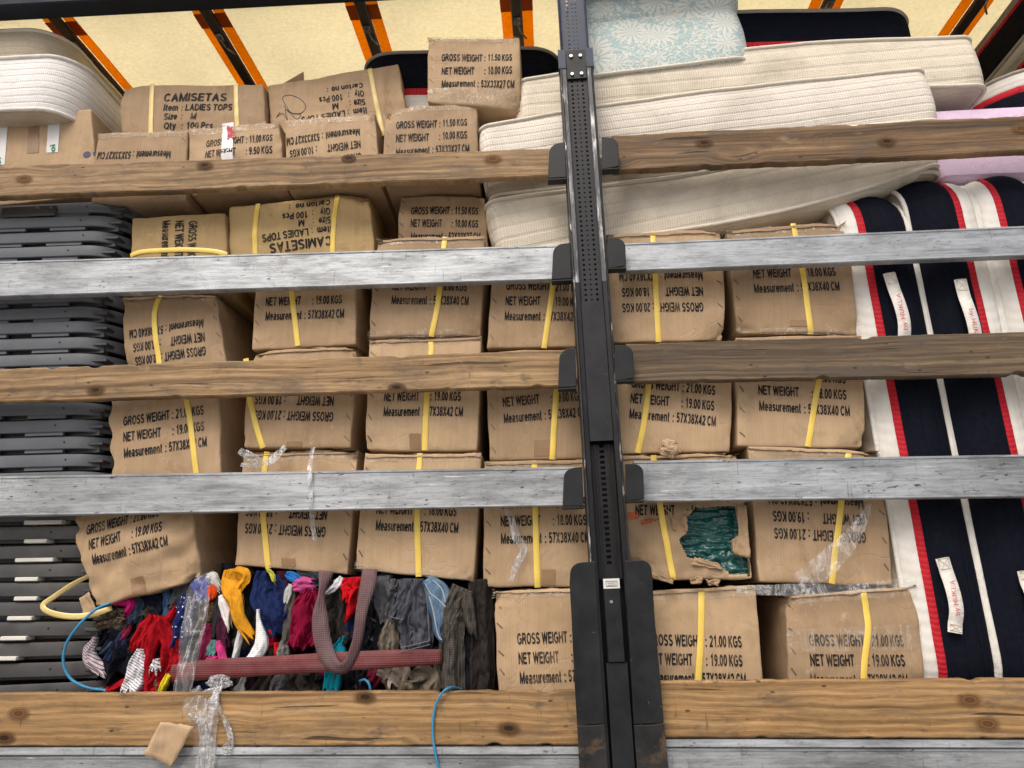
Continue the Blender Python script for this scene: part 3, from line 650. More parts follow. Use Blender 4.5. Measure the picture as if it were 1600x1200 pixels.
    lb = prism([(-.0225, .012), (-.0225, -.003), (.0225, -.003), (.0225, .012)], tt(919.5), tt(904), 'white_label', M_white, n=2)
    for (s0, s1, y0, y1) in ((-.016, .016, 916.5, 915.6), (-.016, .016, 908.6, 907.8), (-.016, -.0148, 916, 908), (.0148, .016, 916, 908), (-.011, .011, 914.5, 913.7), (-.011, .011, 911.5, 910.6)):
        b = MB(); b.grid([[W(s0, tt(y0), -.0035), W(s1, tt(y0), -.0035)], [W(s0, tt(y1), -.0035), W(s1, tt(y1), -.0035)]]); b.build('label_print', M_ink, lb, smooth=False)
    c = W(-.004, tt(940), -.002); b = MB(); b.tube([c, c - nr * .002], .0045, 10); b.build('rivet', M_post_worn, root, smooth=False)
    for py in (965, 994):
        c = W(0, tt(py), -.0023); b = MB(); b.tube([c, c - nr * .0006], .003, 8); b.build('key_hole', M_black, root, smooth=False)
    for s in (-.013, .014):
        b = MB(); b.grid([[W(s - .001, tt(1018), -.0025), W(s + .001, tt(1018), -.0025)], [W(s - .001, tt(995), -.0025), W(s + .001, tt(995), -.0025)]]); b.build('slit', M_black, root, smooth=False)
    # socket plates either side
    def plate(pts, name, mat, d=-.004, th=.008, lip=True):
        Q = [(so(px, py, d), tt(py)) for px, py in pts]
        n = len(Q); b = MB()
        V = [W(s, t, d) for s, t in Q] + [W(s, t, d + th) for s, t in Q]
        F = [tuple(range(n)), tuple(reversed(range(n, 2 * n)))] + [(i, n + i, n + (i + 1) % n, (i + 1) % n) for i in range(n)]
        cen = np.mean([q for q in Q], 0)
        b.add(V, F); o = b.build(name, mat, root, smooth=False)
        m = o.modifiers.new('bevel', 'BEVEL'); m.width = .0018; m.segments = 2; m.limit_method = 'ANGLE'
        return o
    def arc(cx, cy, rx, ry, a0, a1, n=7): return [(cx + rx * math.cos(math.radians(a)), cy - ry * math.sin(math.radians(a))) for a in np.linspace(a0, a1, n)]
    L = [(884, 858, 221, 276), (892, 864, 378, 434), (900, 874, 542, 603), (911, 881, 728, 789)]
    for xi, xo, yt, yb in L:
        o = plate([(xi + 1, yb), (xi - 1, yt)] + arc(xo + 16, yt + 16, 16, 15, 95, 178) + [(xo - 2, yb)], 'slat_socket', M_plate)
        sg = [(so(x, yb, 0), tt(yb) - .002) for x in (xo - 2, xi + 1)]
        b = MB(); b.grid([[W(sg[0][0], sg[0][1], -.003), W(sg[1][0], sg[1][1], -.003)], [W(sg[0][0], sg[0][1], .03), W(sg[1][0], sg[1][1], .03)], [W(sg[0][0], sg[0][1] - .004, .03), W(sg[1][0], sg[1][1] - .004, .03)], [W(sg[0][0], sg[0][1] - .004, -.003), W(sg[1][0], sg[1][1] - .004, -.003)]], closed_u=True)
        b.build('socket_floor', M_plate, o, smooth=False)
    Rr = [(940, 966, 217, 264), (949, 977, 374, 419), (960, 989, 541, 594), (977, 1005, 726, 782)]
    for xi, xo, yt, yb in Rr:
        o = plate([(xo + 1, yb)] + arc(xo - 16, yt + 16, 16, 15, 2, 85) + [(xi, yt), (xi + 1, yb + 3)], 'slat_socket', M_plate)
        sg = [(so(x, yb + 1, 0), tt(yb + 1) - .002) for x in (xi + 1, xo + 1)]
        b = MB(); b.grid([[W(sg[0][0], sg[0][1], -.003), W(sg[1][0], sg[1][1], -.003)], [W(sg[0][0], sg[0][1], .03), W(sg[1][0], sg[1][1], .03)], [W(sg[0][0], sg[0][1] - .004, .03), W(sg[1][0], sg[1][1] - .004, .03)], [W(sg[0][0], sg[0][1] - .004, -.003), W(sg[1][0], sg[1][1] - .004, -.003)]], closed_u=True)
        b.build('socket_floor', M_plate, o, smooth=False)
    plate([(945, 1130), (930, 876)] + arc(908, 894, 17, 17, 95, 178) + [(890, 910), (893, 960), (897, 1050), (902, 1131)], 'foot_plate', M_plate)
    plate([(1037, 1131), (1030, 1050), (1022, 960), (1019, 905)] + arc(1001, 894, 17, 17, 2, 85) + [(976, 877), (990, 1132)], 'foot_plate', M_plate)
    plate([(955, 1260), (945, 1131), (902, 1132.5), (909, 1260)], 'stained_foot_plate', M_plate_rust)
    plate([(1050, 1260), (1037.5, 1132.5), (990, 1133.5), (1000, 1260)], 'stained_foot_plate', M_plate_rust)
make_pillar()

# ------------------------------------------------------------------ printed text
TXT = {}
def el(cx, cy, rx, ry, a0, a1, n=12): return [(cx + rx * math.cos(math.radians(a)), cy + ry * math.sin(math.radians(a))) for a in np.linspace(a0, a1, n)]
def _font():
    g = {}; h = .08                                       # half pen; strokes keep inside 0..w, 0..1
    t, b, m = 1 - h, h, .52
    def put(c, w, *st): g[c] = (w, [list(map(tuple, s_)) for s_ in st])
    put('A', .70, [(h * .9, 0), (.35, 1 - h), (.70 - h * .9, 0)], [(.19, .34), (.51, .34)])
    put('C', .68, el(.34, .5, .26, .42, 38, 322, 20))
    put('D', .68, [(h, 0), (h, t), (.3, t)] + el(.30, .5, .30, .42, 88, -88, 12) + [(.3, b), (h, b)])
    put('E', .60, [(h, 0), (h, 1)], [(h, t), (.58, t)], [(h, m), (.54, m)], [(h, b), (.60, b)])
    put('G', .74, el(.36, .5, .28, .42, 40, 270, 18) + [(.5, .10), (.66, .22), (.66, .47), (.40, .47)])
    put('H', .68, [(h, 0), (h, 1)], [(.68 - h, 0), (.68 - h, 1)], [(h, m), (.68 - h, m)])
    put('I', .17, [(h, 0), (h, 1)])
    put('K', .66, [(h, 0), (h, 1)], [(.58, 1), (h, .38)], [(.25, .56), (.60, 0)])
    put('L', .54, [(h, 1), (h, b), (.54, b)])
    put('M', .80, [(h, 0), (h, .96), (.40, .10), (.80 - h, .96), (.80 - h, 0)])
    put('N', .68, [(h, 0), (h, .95), (.68 - h, .05), (.68 - h, 1)])
    put('O', .74, el(.37, .5, .29, .42, 0, 360, 26))
    put('P', .62, [(h, 0), (h, t), (.34, t)] + el(.34, .70, .20, .22, 90, -90, 10) + [(.34, .48), (h, .48)])
    put('Q', .74, el(.37, .5, .29, .42, 0, 360, 26), [(.44, .24), (.70, .0)])
    put('R', .68, [(h, 0), (h, t), (.36, t)] + el(.36, .71, .20, .21, 90, -90, 10) + [(.36, .50), (h, .50)], [(.36, .50), (.50, .36), (.62, 0)])
    put('S', .64, el(.32, .72, .23, .20, 25, 265, 14) + el(.32, .28, .24, .20, 85, -155, 14))
    put('T', .60, [(0, t), (.60, t)], [(.30, 0), (.30, t)])
    put('U', .68, [(h, 1), (h, .34)] + el(.34, .34, .26, .26, 180, 360, 14) + [(.68 - h, 1)])
    put('W', .96, [(.06, 1), (.26, .06), (.48, .95), (.70, .06), (.90, 1)])
    put('X', .64, [(.06, 1), (.58, 0)], [(.58, 1), (.06, 0)])
    put('Y', .64, [(.05, 1), (.32, .48), (.59, 1)], [(.32, .5), (.32, 0)])
    put('0', .56, el(.28, .5, .20, .42, 0, 360, 24))
    put('1', .56, [(.10, .76), (.24, .82), (.34, .98), (.34, 0)])
    put('2', .56, el(.28, .70, .19, .22, 165, -25, 12) + [(.36, .42), (.12, .18), (.09, b), (.52, b)])
    put('3', .56, el(.27, .72, .18, .20, 160, -80, 12), el(.27, .29, .20, .21, 85, -160, 13))
    put('4', .56, [(.40, 0), (.40, .95), (.06, .27), (.54, .27)])
    put('5', .56, [(.50, t), (.16, t), (.11, .52), (.2, .60)] + el(.28, .33, .20, .25, 95, -150, 13))
    put('6', .56, el(.29, .30, .19, .22, 0, 360, 20), el(.36, .42, .26, .50, 70, 185, 12))
    put('7', .56, [(.06, t), (.48, t), (.32, .5), (.22, 0)])
    put('8', .56, el(.28, .72, .17, .20, 0, 360, 18), el(.28, .29, .20, .21, 0, 360, 20))
    put('9', .56, el(.27, .70, .19, .22, 0, 360, 20), el(.20, .58, .26, .50, 5, -110, 12))
    put(':', .16, [(h, 0), (h, .16)], [(h, .52), (h, .68)])
    put('.', .16, [(h, 0), (h, .16)])
    x = .72
    put('a', .52, el(.25, .52, .17, .14, 160, 20, 8) + [(.42, .46), (.42, .12), (.48, .02)], el(.24, .22, .17, .15, 60, 330, 14) + [(.42, .32)], [(.42, .42), (.22, .38)])
    put('b', .54, [(h, 0), (h, 1)], el(.28, .35, .19, .28, 150, -150, 18))
    put('c', .50, el(.27, .36, .20, .29, 45, 315, 16))
    put('e', .54, [(.09, .37), (.46, .37)] + el(.27, .36, .19, .29, 8, 318, 18))
    put('i', .16, [(h, 0), (h, x)], [(h, .86), (h, 1)])
    put('m', .80, [(h, 0), (h, x)], el(.24, .48, .16, .17, 165, 0, 8) + [(.40, 0)], el(.56, .48, .16, .17, 180, 0, 10) + [(.72, 0)])
    put('n', .52, [(h, 0), (h, x)], el(.26, .46, .18, .19, 165, 0, 8) + [(.44, 0)])
    put('o', .54, el(.27, .36, .19, .29, 0, 360, 20))
    put('r', .34, [(h, 0), (h, x)], el(.28, .44, .20, .22, 180, 80, 6))
    put('s', .48, el(.24, .51, .15, .13, 25, 260, 12) + el(.24, .22, .16, .14, 80, -155, 12))
    put('t', .30, [(.13, .94), (.13, .16), (.18, b), (.29, .07)], [(.0, .66), (.28, .66)])
    put('u', .52, [(h, x), (h, .26)] + el(.26, .26, .18, .19, 180, 340, 8), [(.44, x), (.44, 0)])
    put('y', .50, [(.05, x), (.25, .06)], [(.45, x), (.22, -.12), (.06, -.2)])
    put('z', .46, [(.04, .65), (.40, .65), (.06, .07), (.44, .07)])
    return g
FONT = _font()
def glyphs(s, pen=0.098):
    if s in TXT: return TXT[s]
    V, F = [], []; x0 = 0.0; k = 0
    for ch in s:
        if ch == ' ': x0 += .28; continue
        w_, strokes = FONT[ch]
        for st in strokes:
            pts = np.array(st, float); closed = np.linalg.norm(pts[0] - pts[-1]) < 1e-6 and len(pts) > 3
            if closed: pts = pts[:-1]
            else:
                q = [pts[0]]
                for i in range(1, len(pts)):
                    kk = max(1, int(np.linalg.norm(pts[i] - pts[i - 1]) / .17)); q += [pts[i - 1] + (pts[i] - pts[i - 1]) * j / kk for j in range(1, kk + 1)]
                pts = np.array(q)
            n = len(pts); base = len(V); k += 1
            for i in range(n):
                a = pts[(i - 1) % n] if (closed or i > 0) else None; c = pts[(i + 1) % n] if (closed or i < n - 1) else None; p = pts[i]
                d1 = (p - a) if a is not None else (c - p); d2 = (c - p) if c is not None else (p - a)
                d1 = d1 / (np.linalg.norm(d1) + 1e-9); d2 = d2 / (np.linalg.norm(d2) + 1e-9); n1 = np.array([-d1[1], d1[0]]); n2 = np.array([-d2[1], d2[0]])
                mm = n1 + n2; ln = np.linalg.norm(mm); mm = mm / ln if ln > .2 else n1; sc = min(1.9, 1 / max(.4, float(np.dot(mm, n1))))
                for sg in (1, -1): q = p + mm * pen * sc * sg; V.append((x0 + q[0], q[1], float(k)))
            for i in range(n if closed else n - 1):
                j = (i + 1) % n; F.append((base + 2 * i, base + 2 * i + 1, base + 2 * j + 1, base + 2 * j))
        x0 += w_ + .10
    V = np.array(V); V[:, 0] /= (x0 - .10); TXT[s] = (V, F); return TXT[s]
class Surf:
    def __init__(s, V, F): s.t = BVHTree.FromPolygons([Vector(v) for v in V], F)
    def drop(s, p, off):
        h = s.t.ray_cast(Vector((p[0], -0.6, p[2])), Vector((0, 1, 0)))
        if h[0] is None: return None
        return (p[0], h[0].y - off, p[2])
def put_text(surf, Y, segs, p0, p1, cap, mb, off=0.0013):
    A, B = P(*p0, Y), P(*p1, Y); u = B - A; L = np.linalg.norm(u); u /= L; vv = np.array([-u[2], 0, u[0]])
    for s, f0, f1 in segs:
        V, F = glyphs(s); Q = []
        for x, y, ly in V:
            p = A + u * (L * (f0 + (f1 - f0) * x)) + vv * (cap * y); q = surf.drop(p, off + ly * .000025)
            Q.append(q if q is not None else tuple(p))
        mb.add(Q, F)
def segs_for(kind, val):
    if kind == 'G': return [('GROSS WEIGHT', 0, .575), (':', .61, .622), (val + ' KGS', .655, 1.0)]
    if kind == 'N': return [('NET WEIGHT', 0, .462), (':', .61, .622), (val + ' KGS', .655, 1.0)]
    return [('Measurement', 0, .475), (':', .515, .527), (val + ' CM', .56, 1.03)]

# ------------------------------------------------------------------ cartons
def strap_on(surf, pts, Y, mat, parent, width=0.018, name='strap', off=0.0032):
    W3 = [P(x, y, Y) for x, y in pts]; C = cr(W3, 26); b = MB(); G = []
    for i in range(len(C)):
        t = C[min(i + 1, len(C) - 1)] - C[max(i - 1, 0)]; t /= np.linalg.norm(t); s = np.array([t[2], 0, -t[0]])
        row = []; ylast = None
        for k, d in ((-.5, 0), (-.4, 1), (.4, 1), (.5, 0)):
            p = C[i] + s * width * k; q = surf.drop(p, off if d else .0004)
            row.append(list(q) if q is not None else list(p))
        mn = min(r[1] for r in row)
        for r, d in zip(row, (0, 1, 1, 0)): r[1] = mn + (0.0014 if not d else 0.0)
        G.append(row)
    b.grid(G); return b.build(name, mat, parent)
def patch(surf, quad, Y, mat, parent, name, off=0.0013, n=10, jag=0.0, seed=0):
    A, B, C, D = [P(x, y, Y) for x, y in quad]; b = MB(); G = []
    for i in range(n + 1):
        row = []
        for j in range(n + 1):
            u, v = j / n, i / n; p = (A * (1 - u) + B * u) * (1 - v) + (D * (1 - u) + C * u) * v
            if jag and (i in (0, n) or j in (0, n)): p = p + np.array([nz(u * 7, v * 7, seed) * jag, 0, nz(u * 7, v * 7, seed + 9) * jag])
            q = surf.drop(p, off + (0.0006 * (nz(u * 9, v * 9, seed) + .5) if 'tape' in name else 0))
            row.append(q if q is not None else tuple(p))
        G.append(row)
    b.grid(G, flip=False); return b.build(name, mat, parent)
CART_N = 0
def carton(quad, label, Y=0.09, L=0.55, straps=(), text=None, lines=(), cap=0.031, seed=None, staples=None, mat=None, bulge=0.006, dent=0.006,
           tape=(), wrap=(), hole=None, strapmat=None, n=22, yaw=0.0, wavy=0.0, group='printed cartons stacked in the trailer', tagtape=None):
    global CART_N; CART_N += 1; seed = CART_N * 3.7 if seed is None else seed
    A, B, C, D = [P(x, y, Y) for x, y in quad]          # tl tr br bl
    mat = mat or M_card
    Wd = (np.linalg.norm(B - A) + np.linalg.norm(C - D)) / 2; Ht = (np.linalg.norm(A - D) + np.linalg.norm(B - C)) / 2
    r = 0.006
    nn = n if hole is None else 120
    def lin(l, k):
        e = [0, r * .3, r, r * 2.5]; m = list(np.linspace(r * 4, l - r * 4, k)); return e + m + [l - q for q in reversed(e)]
    gx, gz, gy = lin(Wd, nn), lin(Ht, nn), lin(L, 6)
    cr_r = random.Random(int(seed * 31)); CRUSH = [cr_r.choice([0, 0, .006, .012, .02]) * (dent / .006) ** .5 for _ in range(4)]; SAG = [cr_r.uniform(-.002, .006), cr_r.uniform(-.004, .004)]
    def place(x, y, z, face):
        q = np.array([min(max(x, r), Wd - r), min(max(y, r), L - r), min(max(z, r), Ht - r)]); d = np.array([x, y, z]) - q; ln = np.linalg.norm(d)
        p = q + d / ln * r if ln > 1e-9 else np.array([x, y, z])
        u, v = p[0] / Wd, p[2] / Ht
        base = (D * (1 - u) + C * u) * (1 - v) + (A * (1 - u) + B * u) * v
        fu = 4 * u * (1 - u); fv = 4 * v * (1 - v)
        dy = -bulge * max(0, fu) * max(0, fv) * (1 - p[1] / L)
        dn = dent * (1 - .7 * min(1, p[1] / .1)) if p[1] < .1 else dent * .3
        dy += dn * nz(u * 2.6 + seed, v * 2.6, seed) + dn * .4 * nz(u * 8 + seed, v * 8, seed * 2)
        ed = max(0, 1 - min(u, 1 - u) * 14) + max(0, 1 - min(v, 1 - v) * 14)
        dy += .35 * dn * ed * nz(u * 16, v * 16 + seed, seed)
        dx = .5 * dent * nz(v * 4 + seed, u * 2, 3) + yaw * p[1]; dz = .5 * dent * nz(u * 4 + seed, v * 2, 8)
        for ck, (cu_, cv_) in zip(CRUSH, ((0, 0), (1, 0), (0, 1), (1, 1))):
            if ck:
                e2 = math.exp(-(((u - cu_) * Wd) ** 2 + ((v - cv_) * Ht) ** 2) / .0030) * math.exp(-p[1] / .12); w_ = ck * e2 * (1 + .6 * nz(u * 22 + seed, v * 22, 2))
                dy += w_; dx += w_ * .7 * (.5 - cu_); dz += w_ * .7 * (.5 - cv_)
        dz -= SAG[0] * fu * v + SAG[1] * fu * (1 - v)
        if wavy: dx += wavy * max(0, 1 - u * 5) * math.sin(v * 26)
        return np.array([base[0] + dx, Y + p[1] + dy, base[2] + dz])
    b = MB(); fi = []
    G = [[place(x, 0, z, 0) for x in gx] for z in gz]
    if hole is None: b.grid(G)
    else:
        poly = [P(x, y, Y) for x, y in hole]; poly = [(p[0], p[2]) for p in poly]
        def inside(x, z):
            c = False; j = len(poly) - 1
            for i in range(len(poly)):
                (xi, zi), (xj, zj) = poly[i], poly[j]
                if (zi > z) != (zj > z) and x < (xj - xi) * (z - zi) / (zj - zi) + xi: c = not c
                j = i
            return c
        m_ = len(gx); V = [p for row in G for p in row]; Fc = []
        for i in range(len(gz) - 1):
            for j in range(m_ - 1):
                c = (G[i][j] + G[i + 1][j + 1]) / 2
                if not inside(c[0] + .004 * nz(c[0] * 60, c[2] * 60, 1), c[2] + .004 * nz(c[0] * 60, c[2] * 60, 5)):
                    Fc.append((i * m_ + j, i * m_ + j + 1, (i + 1) * m_ + j + 1, (i + 1) * m_ + j))
        b.add(V, Fc)
    b.grid([[place(x, L, z, 1) for x in gx[::2]] for z in gz[::2]], flip=True)
    b.grid([[place(0, y, z, 2) for y in gy] for z in gz], flip=True)
    b.grid([[place(Wd, y, z, 3) for y in gy] for z in gz])
    b.grid([[place(x, y, 0, 4) for x in gx] for y in gy], flip=True)
    b.grid([[place(x, y, Ht, 5) for x in gx] for y in gy])
    base = (C + D) / 2
    root = empty('carton', (base[0], Y + L / 2, base[2]), label, 'carton', group)
    body = b.build('box_body', mat, root)
    if hole is not None:
        s = body.modifiers.new('thickness', 'SOLIDIFY'); s.thickness = .004; s.offset = -1
    surf = Surf(b.V, b.F)
    for st in straps: strap_on(surf, st, Y, strapmat or M_strap, root)
    def print_line(sg, p0, p1, cp):
        for nm, part in (('printed_words', sg[:1]), ('printed_value', sg[1:])):
            if part: mb = MB(); put_text(surf, Y, part, p0, p1, cp, mb); mb.build(nm, M_ink, root, smooth=False)
    if text or lines:
        if text:
            p0, p1, (sx, sy), gw, nw, ms = text[:6]
            for i, (k, v) in enumerate((('G', gw), ('N', nw), ('M', ms))):
                if v is None: continue
                print_line(segs_for(k, v), (p0[0] + sx * i, p0[1] + sy * i), (p1[0] + sx * i, p1[1] + sy * i), cap)
        for sg, p0, p1, cp in lines: print_line(sg, p0, p1, cp)
    if staples:
        mb = MB(); rr = random.Random(int(seed * 10))
        for side in staples:
            k = 5
            for i in range(k):
                v = (i + .6) / (k + .2) + rr.uniform(-.03, .03); u = .04 if side == 'l' else .96
                c = (D * (1 - u) + C * u) * (1 - v) + (A * (1 - u) + B * u) * v
                a = math.radians(rr.uniform(-60, -40)); dv = np.array([math.cos(a), 0, math.sin(a)]); pv = np.array([-dv[2], 0, dv[0]])
                Q = []
                for e in (-.011, .011):
                    for f in (-.0017, .0017):
                        q = surf.drop(c + dv * e + pv * f, .0012); Q.append(q if q else tuple(c))
                mb.add(Q, [(0, 1, 3, 2)])
        mb.build('staple_row', M_staple, root, smooth=False, kind='stuff')
    if seed >= 31:
        (ax, ay), (bx, by), _, _ = quad; patch(surf, [(ax + 1, ay + .8), (bx - 1, by + .8), (bx - 1, by + 5.5), (ax + 1, ay + 5.5)], Y, mat, root, 'flap_edge', off=.0045, n=18, jag=.006, seed=seed)
    for q in tape: patch(surf, q, Y, M_tape_brown, root, 'tape_patch', jag=.003, seed=seed)
    for q in wrap: patch(surf, q, Y, M_tape, root, 'clear_tape', off=.002, n=14, jag=.008, seed=seed)
    return root, surf
M40, M42, M27 = '57X38X40', '57X38X42', '53X33X27'
def sl3(s): return s

# --- top layer
def camisetas(p, q, st):     # five printed lines: start, end of first line, step per line
    return None
carton([(188, 131), (412, 131), (417, 222), (187, 222)], 'carton headed CAMISETAS with two yellow straps on top at left', Y=.17, L=.33, seed=11,
       straps=[[(238, 131), (236, 218)], [(369, 131), (372, 218)]], strapmat=M_strap_pale,
       lines=[([('CAMISETAS', 0, 1)], (256, 159.5), (354, 159), .036), ([('Item', 0, .21), (':', .265, .275), ('LADIES TOPS', .32, 1)], (256, 174), (363, 173.5), .028),
              ([('Size', 0, .2), (':', .265, .275), ('M', .40, .475)], (256, 188), (363, 187.5), .028), ([('Qty', 0, .175), (':', .265, .275), ('100 Pcs', .33, .72)], (256, 202.5), (363, 202), .028)])
T2, T2s = carton([(418, 134), (622, 99), (640, 205), (425, 228)], 'tilted carton with upside-down Carton no print, open flap and pen scribble', Y=.2, L=.33, seed=12,
       straps=[[(578, 108), (588, 160), (599, 212)]], strapmat=M_strap_pale, dent=.009,
       lines=[([('Carton no', 0, .7), (':', .78, .8), ], (567, 130.5), (498, 141.5), .023), ([('Qty', 0, .2), (':', .33, .345), ('100 Pcs', .47, 1)], (569, 143), (499, 153.5), .028),
              ([('Size', 0, .25), (':', .33, .345), ('M', .6, .73)], (571, 156), (501, 166.5), .028), ([('Item', 0, .2), (':', .27, .28), ('LADIES TOPS', .33, 1)], (573, 169), (471, 184), .028)])
# open flap and scribble belong to that carton
fA, fB, fC = P(436, 134, .26), P(475, 128, .26), P(474, 112, .24)
b = MB(); V = [fA, fB, fC]; b.add(V + [v + np.array([0, .004, 0]) for v in V], [(0, 1, 2), (5, 4, 3), (0, 3, 4, 1), (1, 4, 5, 2), (2, 5, 3, 0)]); b.build('open_flap', M_card, T2, smooth=False)
b = MB(); sp = [(438, 176), (432, 184), (442, 178), (450, 190), (446, 172), (458, 178), (470, 180), (462, 186), (442, 156), (452, 150), (470, 156), (478, 168), (470, 178), (452, 176), (444, 166)]
pp = cr([P(x, y, .2) for x, y in sp], 70); pp = [T2s.drop(p, .0008) or p for p in pp]; b.tube(pp, .0011, 4); b.build('pen_scribble', M_blueink, T2)
carton([(668, 58), (812, 58), (815, 172), (668, 159)], 'topmost carton reading 11.50 KGS, standing alone under the roof', Y=.08, L=.50, seed=13, cap=.0305, dent=.008,
       text=((690, 97), (800, 97), (0, 20.4), '11.50', '10.00', M27), staples='l', wrap=[[(668, 58), (812, 58), (812, 66), (668, 66)], [(668, 138), (814, 142), (815, 170), (668, 158)]])
F0, F0s = carton([(-150, 194), (143, 170), (152, 305), (-150, 335)], 'plain brown carton with white printed tapes under the white mattress', Y=.13, L=.4, seed=14, group='plain cartons', tape=[[(45, 199), (62, 197), (62, 240), (44, 241)]])
for q in ([(-6, 200), (13, 198), (10, 259), (-6, 260)], [(76, 192), (95, 190), (92, 239), (74, 240)]): patch(F0s, q, .13, M_tape_white, F0, 'tape_strip')
mb = MB(); put_text(F0s, .13, [('oi', 0, 1)], (88, 238), (88, 227), .02, mb, .003); put_text(F0s, .13, [('oi', 0, 1)], (4, 259), (4, 248), .02, mb, .003); mb.build('green_lettering', M_greenink, F0, smooth=False)
mb = MB()
for cx, cy in ((136, 242), (151, 239)):
    c = P(cx, cy, .13); rr_ = .0145; ring = []
    for a in np.linspace(0, 2 * math.pi, 20, endpoint=False):
        ring.append(F0s.drop(c + np.array([rr_ * math.cos(a), 0, rr_ * math.sin(a)]), .0009) or tuple(c))
    mb.add(ring, [tuple(range(20))])
mb.build('printed_dots', M_blueink, F0, smooth=False)
carton([(152, 208), (293, 204), (290, 313), (142, 316)], 'carton printed upside-down 53X33X27 CM behind the top wooden slat', Y=.09, L=.50, seed=15, cap=.0305, text=((268, 277), (158, 279), (0, -20.3), '11.50', '10.00', M27), wrap=[[(152, 208), (293, 204), (293, 213), (152, 217)]], staples='r')
F2, F2s = carton([(296, 200), (436, 188), (446, 292), (292, 303)], 'crumpled carton reading 11.00 KGS with white and red tape', Y=.09, L=.50, seed=16, cap=.0305, dent=.011, text=((322, 230), (426, 221.5), (0, 18.8), '11.00', '9.50', M27), wrap=[[(296, 200), (436, 188), (437, 200), (296, 212)]])
patch(F2s, [(347, 193), (365, 191), (367, 296), (349, 298)], .09, M_tape_white, F2, 'tape_strip', off=.0025)
mb = MB(); put_text(F2s, .09, [('namic', 0, 1)], (354, 193), (357, 221), .03, mb, .0042); mb.build('red_lettering', M_redink, F2, smooth=False)
carton([(445, 188), (586, 175), (594, 288), (447, 297)], 'carton with upside-down NET WEIGHT and Measurement lines under tilted carton', Y=.09, L=.50, seed=17, cap=.0305, text=((565, 240), (454, 254.5), (-1.5, -19.3), '11.50', '10.00', M27), staples='r', wrap=[[(445, 188), (586, 175), (586, 187), (445, 200)]])
carton([(600, 168), (745, 161), (748, 283), (598, 288)], 'upright 11.50 KGS carton directly above the top slat beside cream mattress', Y=.085, L=.50, seed=18, cap=.0305, text=((619, 202.5), (730, 197.5), (0, 20.6), '11.50', '10.00', M27), staples='l', wrap=[[(600, 168), (745, 161), (745, 171), (600, 178)]])
# --- second layer
carton([(206, 341), (352, 333), (357, 455), (202, 459)], 'carton with sideways printing and a yellow strap round its middle', Y=.10, L=.5, seed=21, cap=.0305, mat=M_card2, text=((296, 347), (291, 470), (-20.5, 0), '21.00', '19.00', M42), straps=[[(204, 400), (225, 394), (275, 391), (330, 393), (355, 398)]])
carton([(358, 323), (577, 300), (588, 425), (357, 436)], 'carton with upside-down CAMISETAS heading and water stains', Y=.12, L=.33, seed=22, mat=M_card2, strapmat=M_strap, dent=.008,
       straps=[[(403, 318), (400, 360), (399, 430)], [(528, 305), (522, 350), (519, 425)]],
       lines=[([('CAMISETAS', 0, 1)], (518, 369), (422, 382.5), .036), ([('Item', 0, .2), (':', .27, .28), ('LADIES TOPS', .33, 1)], (517.5, 353), (411, 369), .028),
              ([('Size', 0, .25), (':', .36, .375), ('M', .55, .67)], (517, 338.5), (443, 348.5), .028), ([('Qty', 0, .2), (':', .36, .375), ('100 Pcs', .47, 1)], (516, 325), (442, 335), .028), ([('Carton no', 0, .73), (':', .85, .87)], (516, 312), (442, 321), .022)])
carton([(624, 305), (759, 304), (763, 400), (620, 400)], 'stained 11.50 KGS carton below the top slat beside the mattress ends', Y=.16, L=.45, seed=23, cap=.0305, text=((642, 336), (747, 336), (0, 20.3), '11.50', '10.00', M27), staples='l')
# --- row of large cartons under the aluminium slat
carton([(191, 464), (337, 457), (357, 592), (196, 592)], 'slanted carton printed upside-down 57X38X40 next to the dark chair stack', Y=.09, seed=31, straps=[[(251, 462), (243, 490), (245, 530), (253, 592)]], staples='r', dent=.01,
     text=((322, 541.5), (211, 558.5), (-1.7, -21), '20.00', '18.00', M40), wrap=[[(190, 460), (337, 457), (338, 468), (192, 472)]])
carton([(400, 412), (556, 405), (557, 538), (393, 547)], 'carton 57X38X42 hanging below the CAMISETAS one, upright text, second column', Y=.09, seed=32, straps=[[(455, 410), (456, 450), (461, 495), (466, 541)]], text=((416, 457), (535, 453), (-.3, 22.3), '21.00', '19.00', M42), staples='l')
carton([(588, 372), (757, 369), (752, 525), (574, 528)], 'carton 57X38X40 in the third column whose top shows above the aluminium slat', Y=.08, seed=33, straps=[[(695, 370), (689, 440), (682, 490), (674, 526)]], text=((613.5, 432.5), (730, 434), (-.7, 21.8), '20.00', '18.00', M40), staples='l', wrap=[[(588, 372), (757, 369), (757, 380), (588, 383)], [(574, 518), (752, 514), (752, 525), (574, 528)]], tape=[])
carton([(772, 392), (945, 388), (946, 542), (760, 545)], 'carton 57X38X42 left of the pillar under the aluminium slat', Y=.085, seed=34, straps=[[(872, 392), (866, 435), (858, 490), (850, 544)]], text=((791, 454), (909, 456), (-1.2, 23.4), '21.00', '19.00', M42), staples='l')
carton([(948, 366), (1130, 357), (1134, 532), (948, 536)], 'carton with upside-down 20.00 KGS print right of the pillar', Y=.085, seed=35, straps=[[(1020, 361), (1023, 430), (1029, 534)]], text=((1098, 473.5), (972, 475), (-.5, -24), '20.00', '18.00', M40), staples='r', wrap=[[(948, 366), (1130, 357), (1130, 364), (948, 374)]])
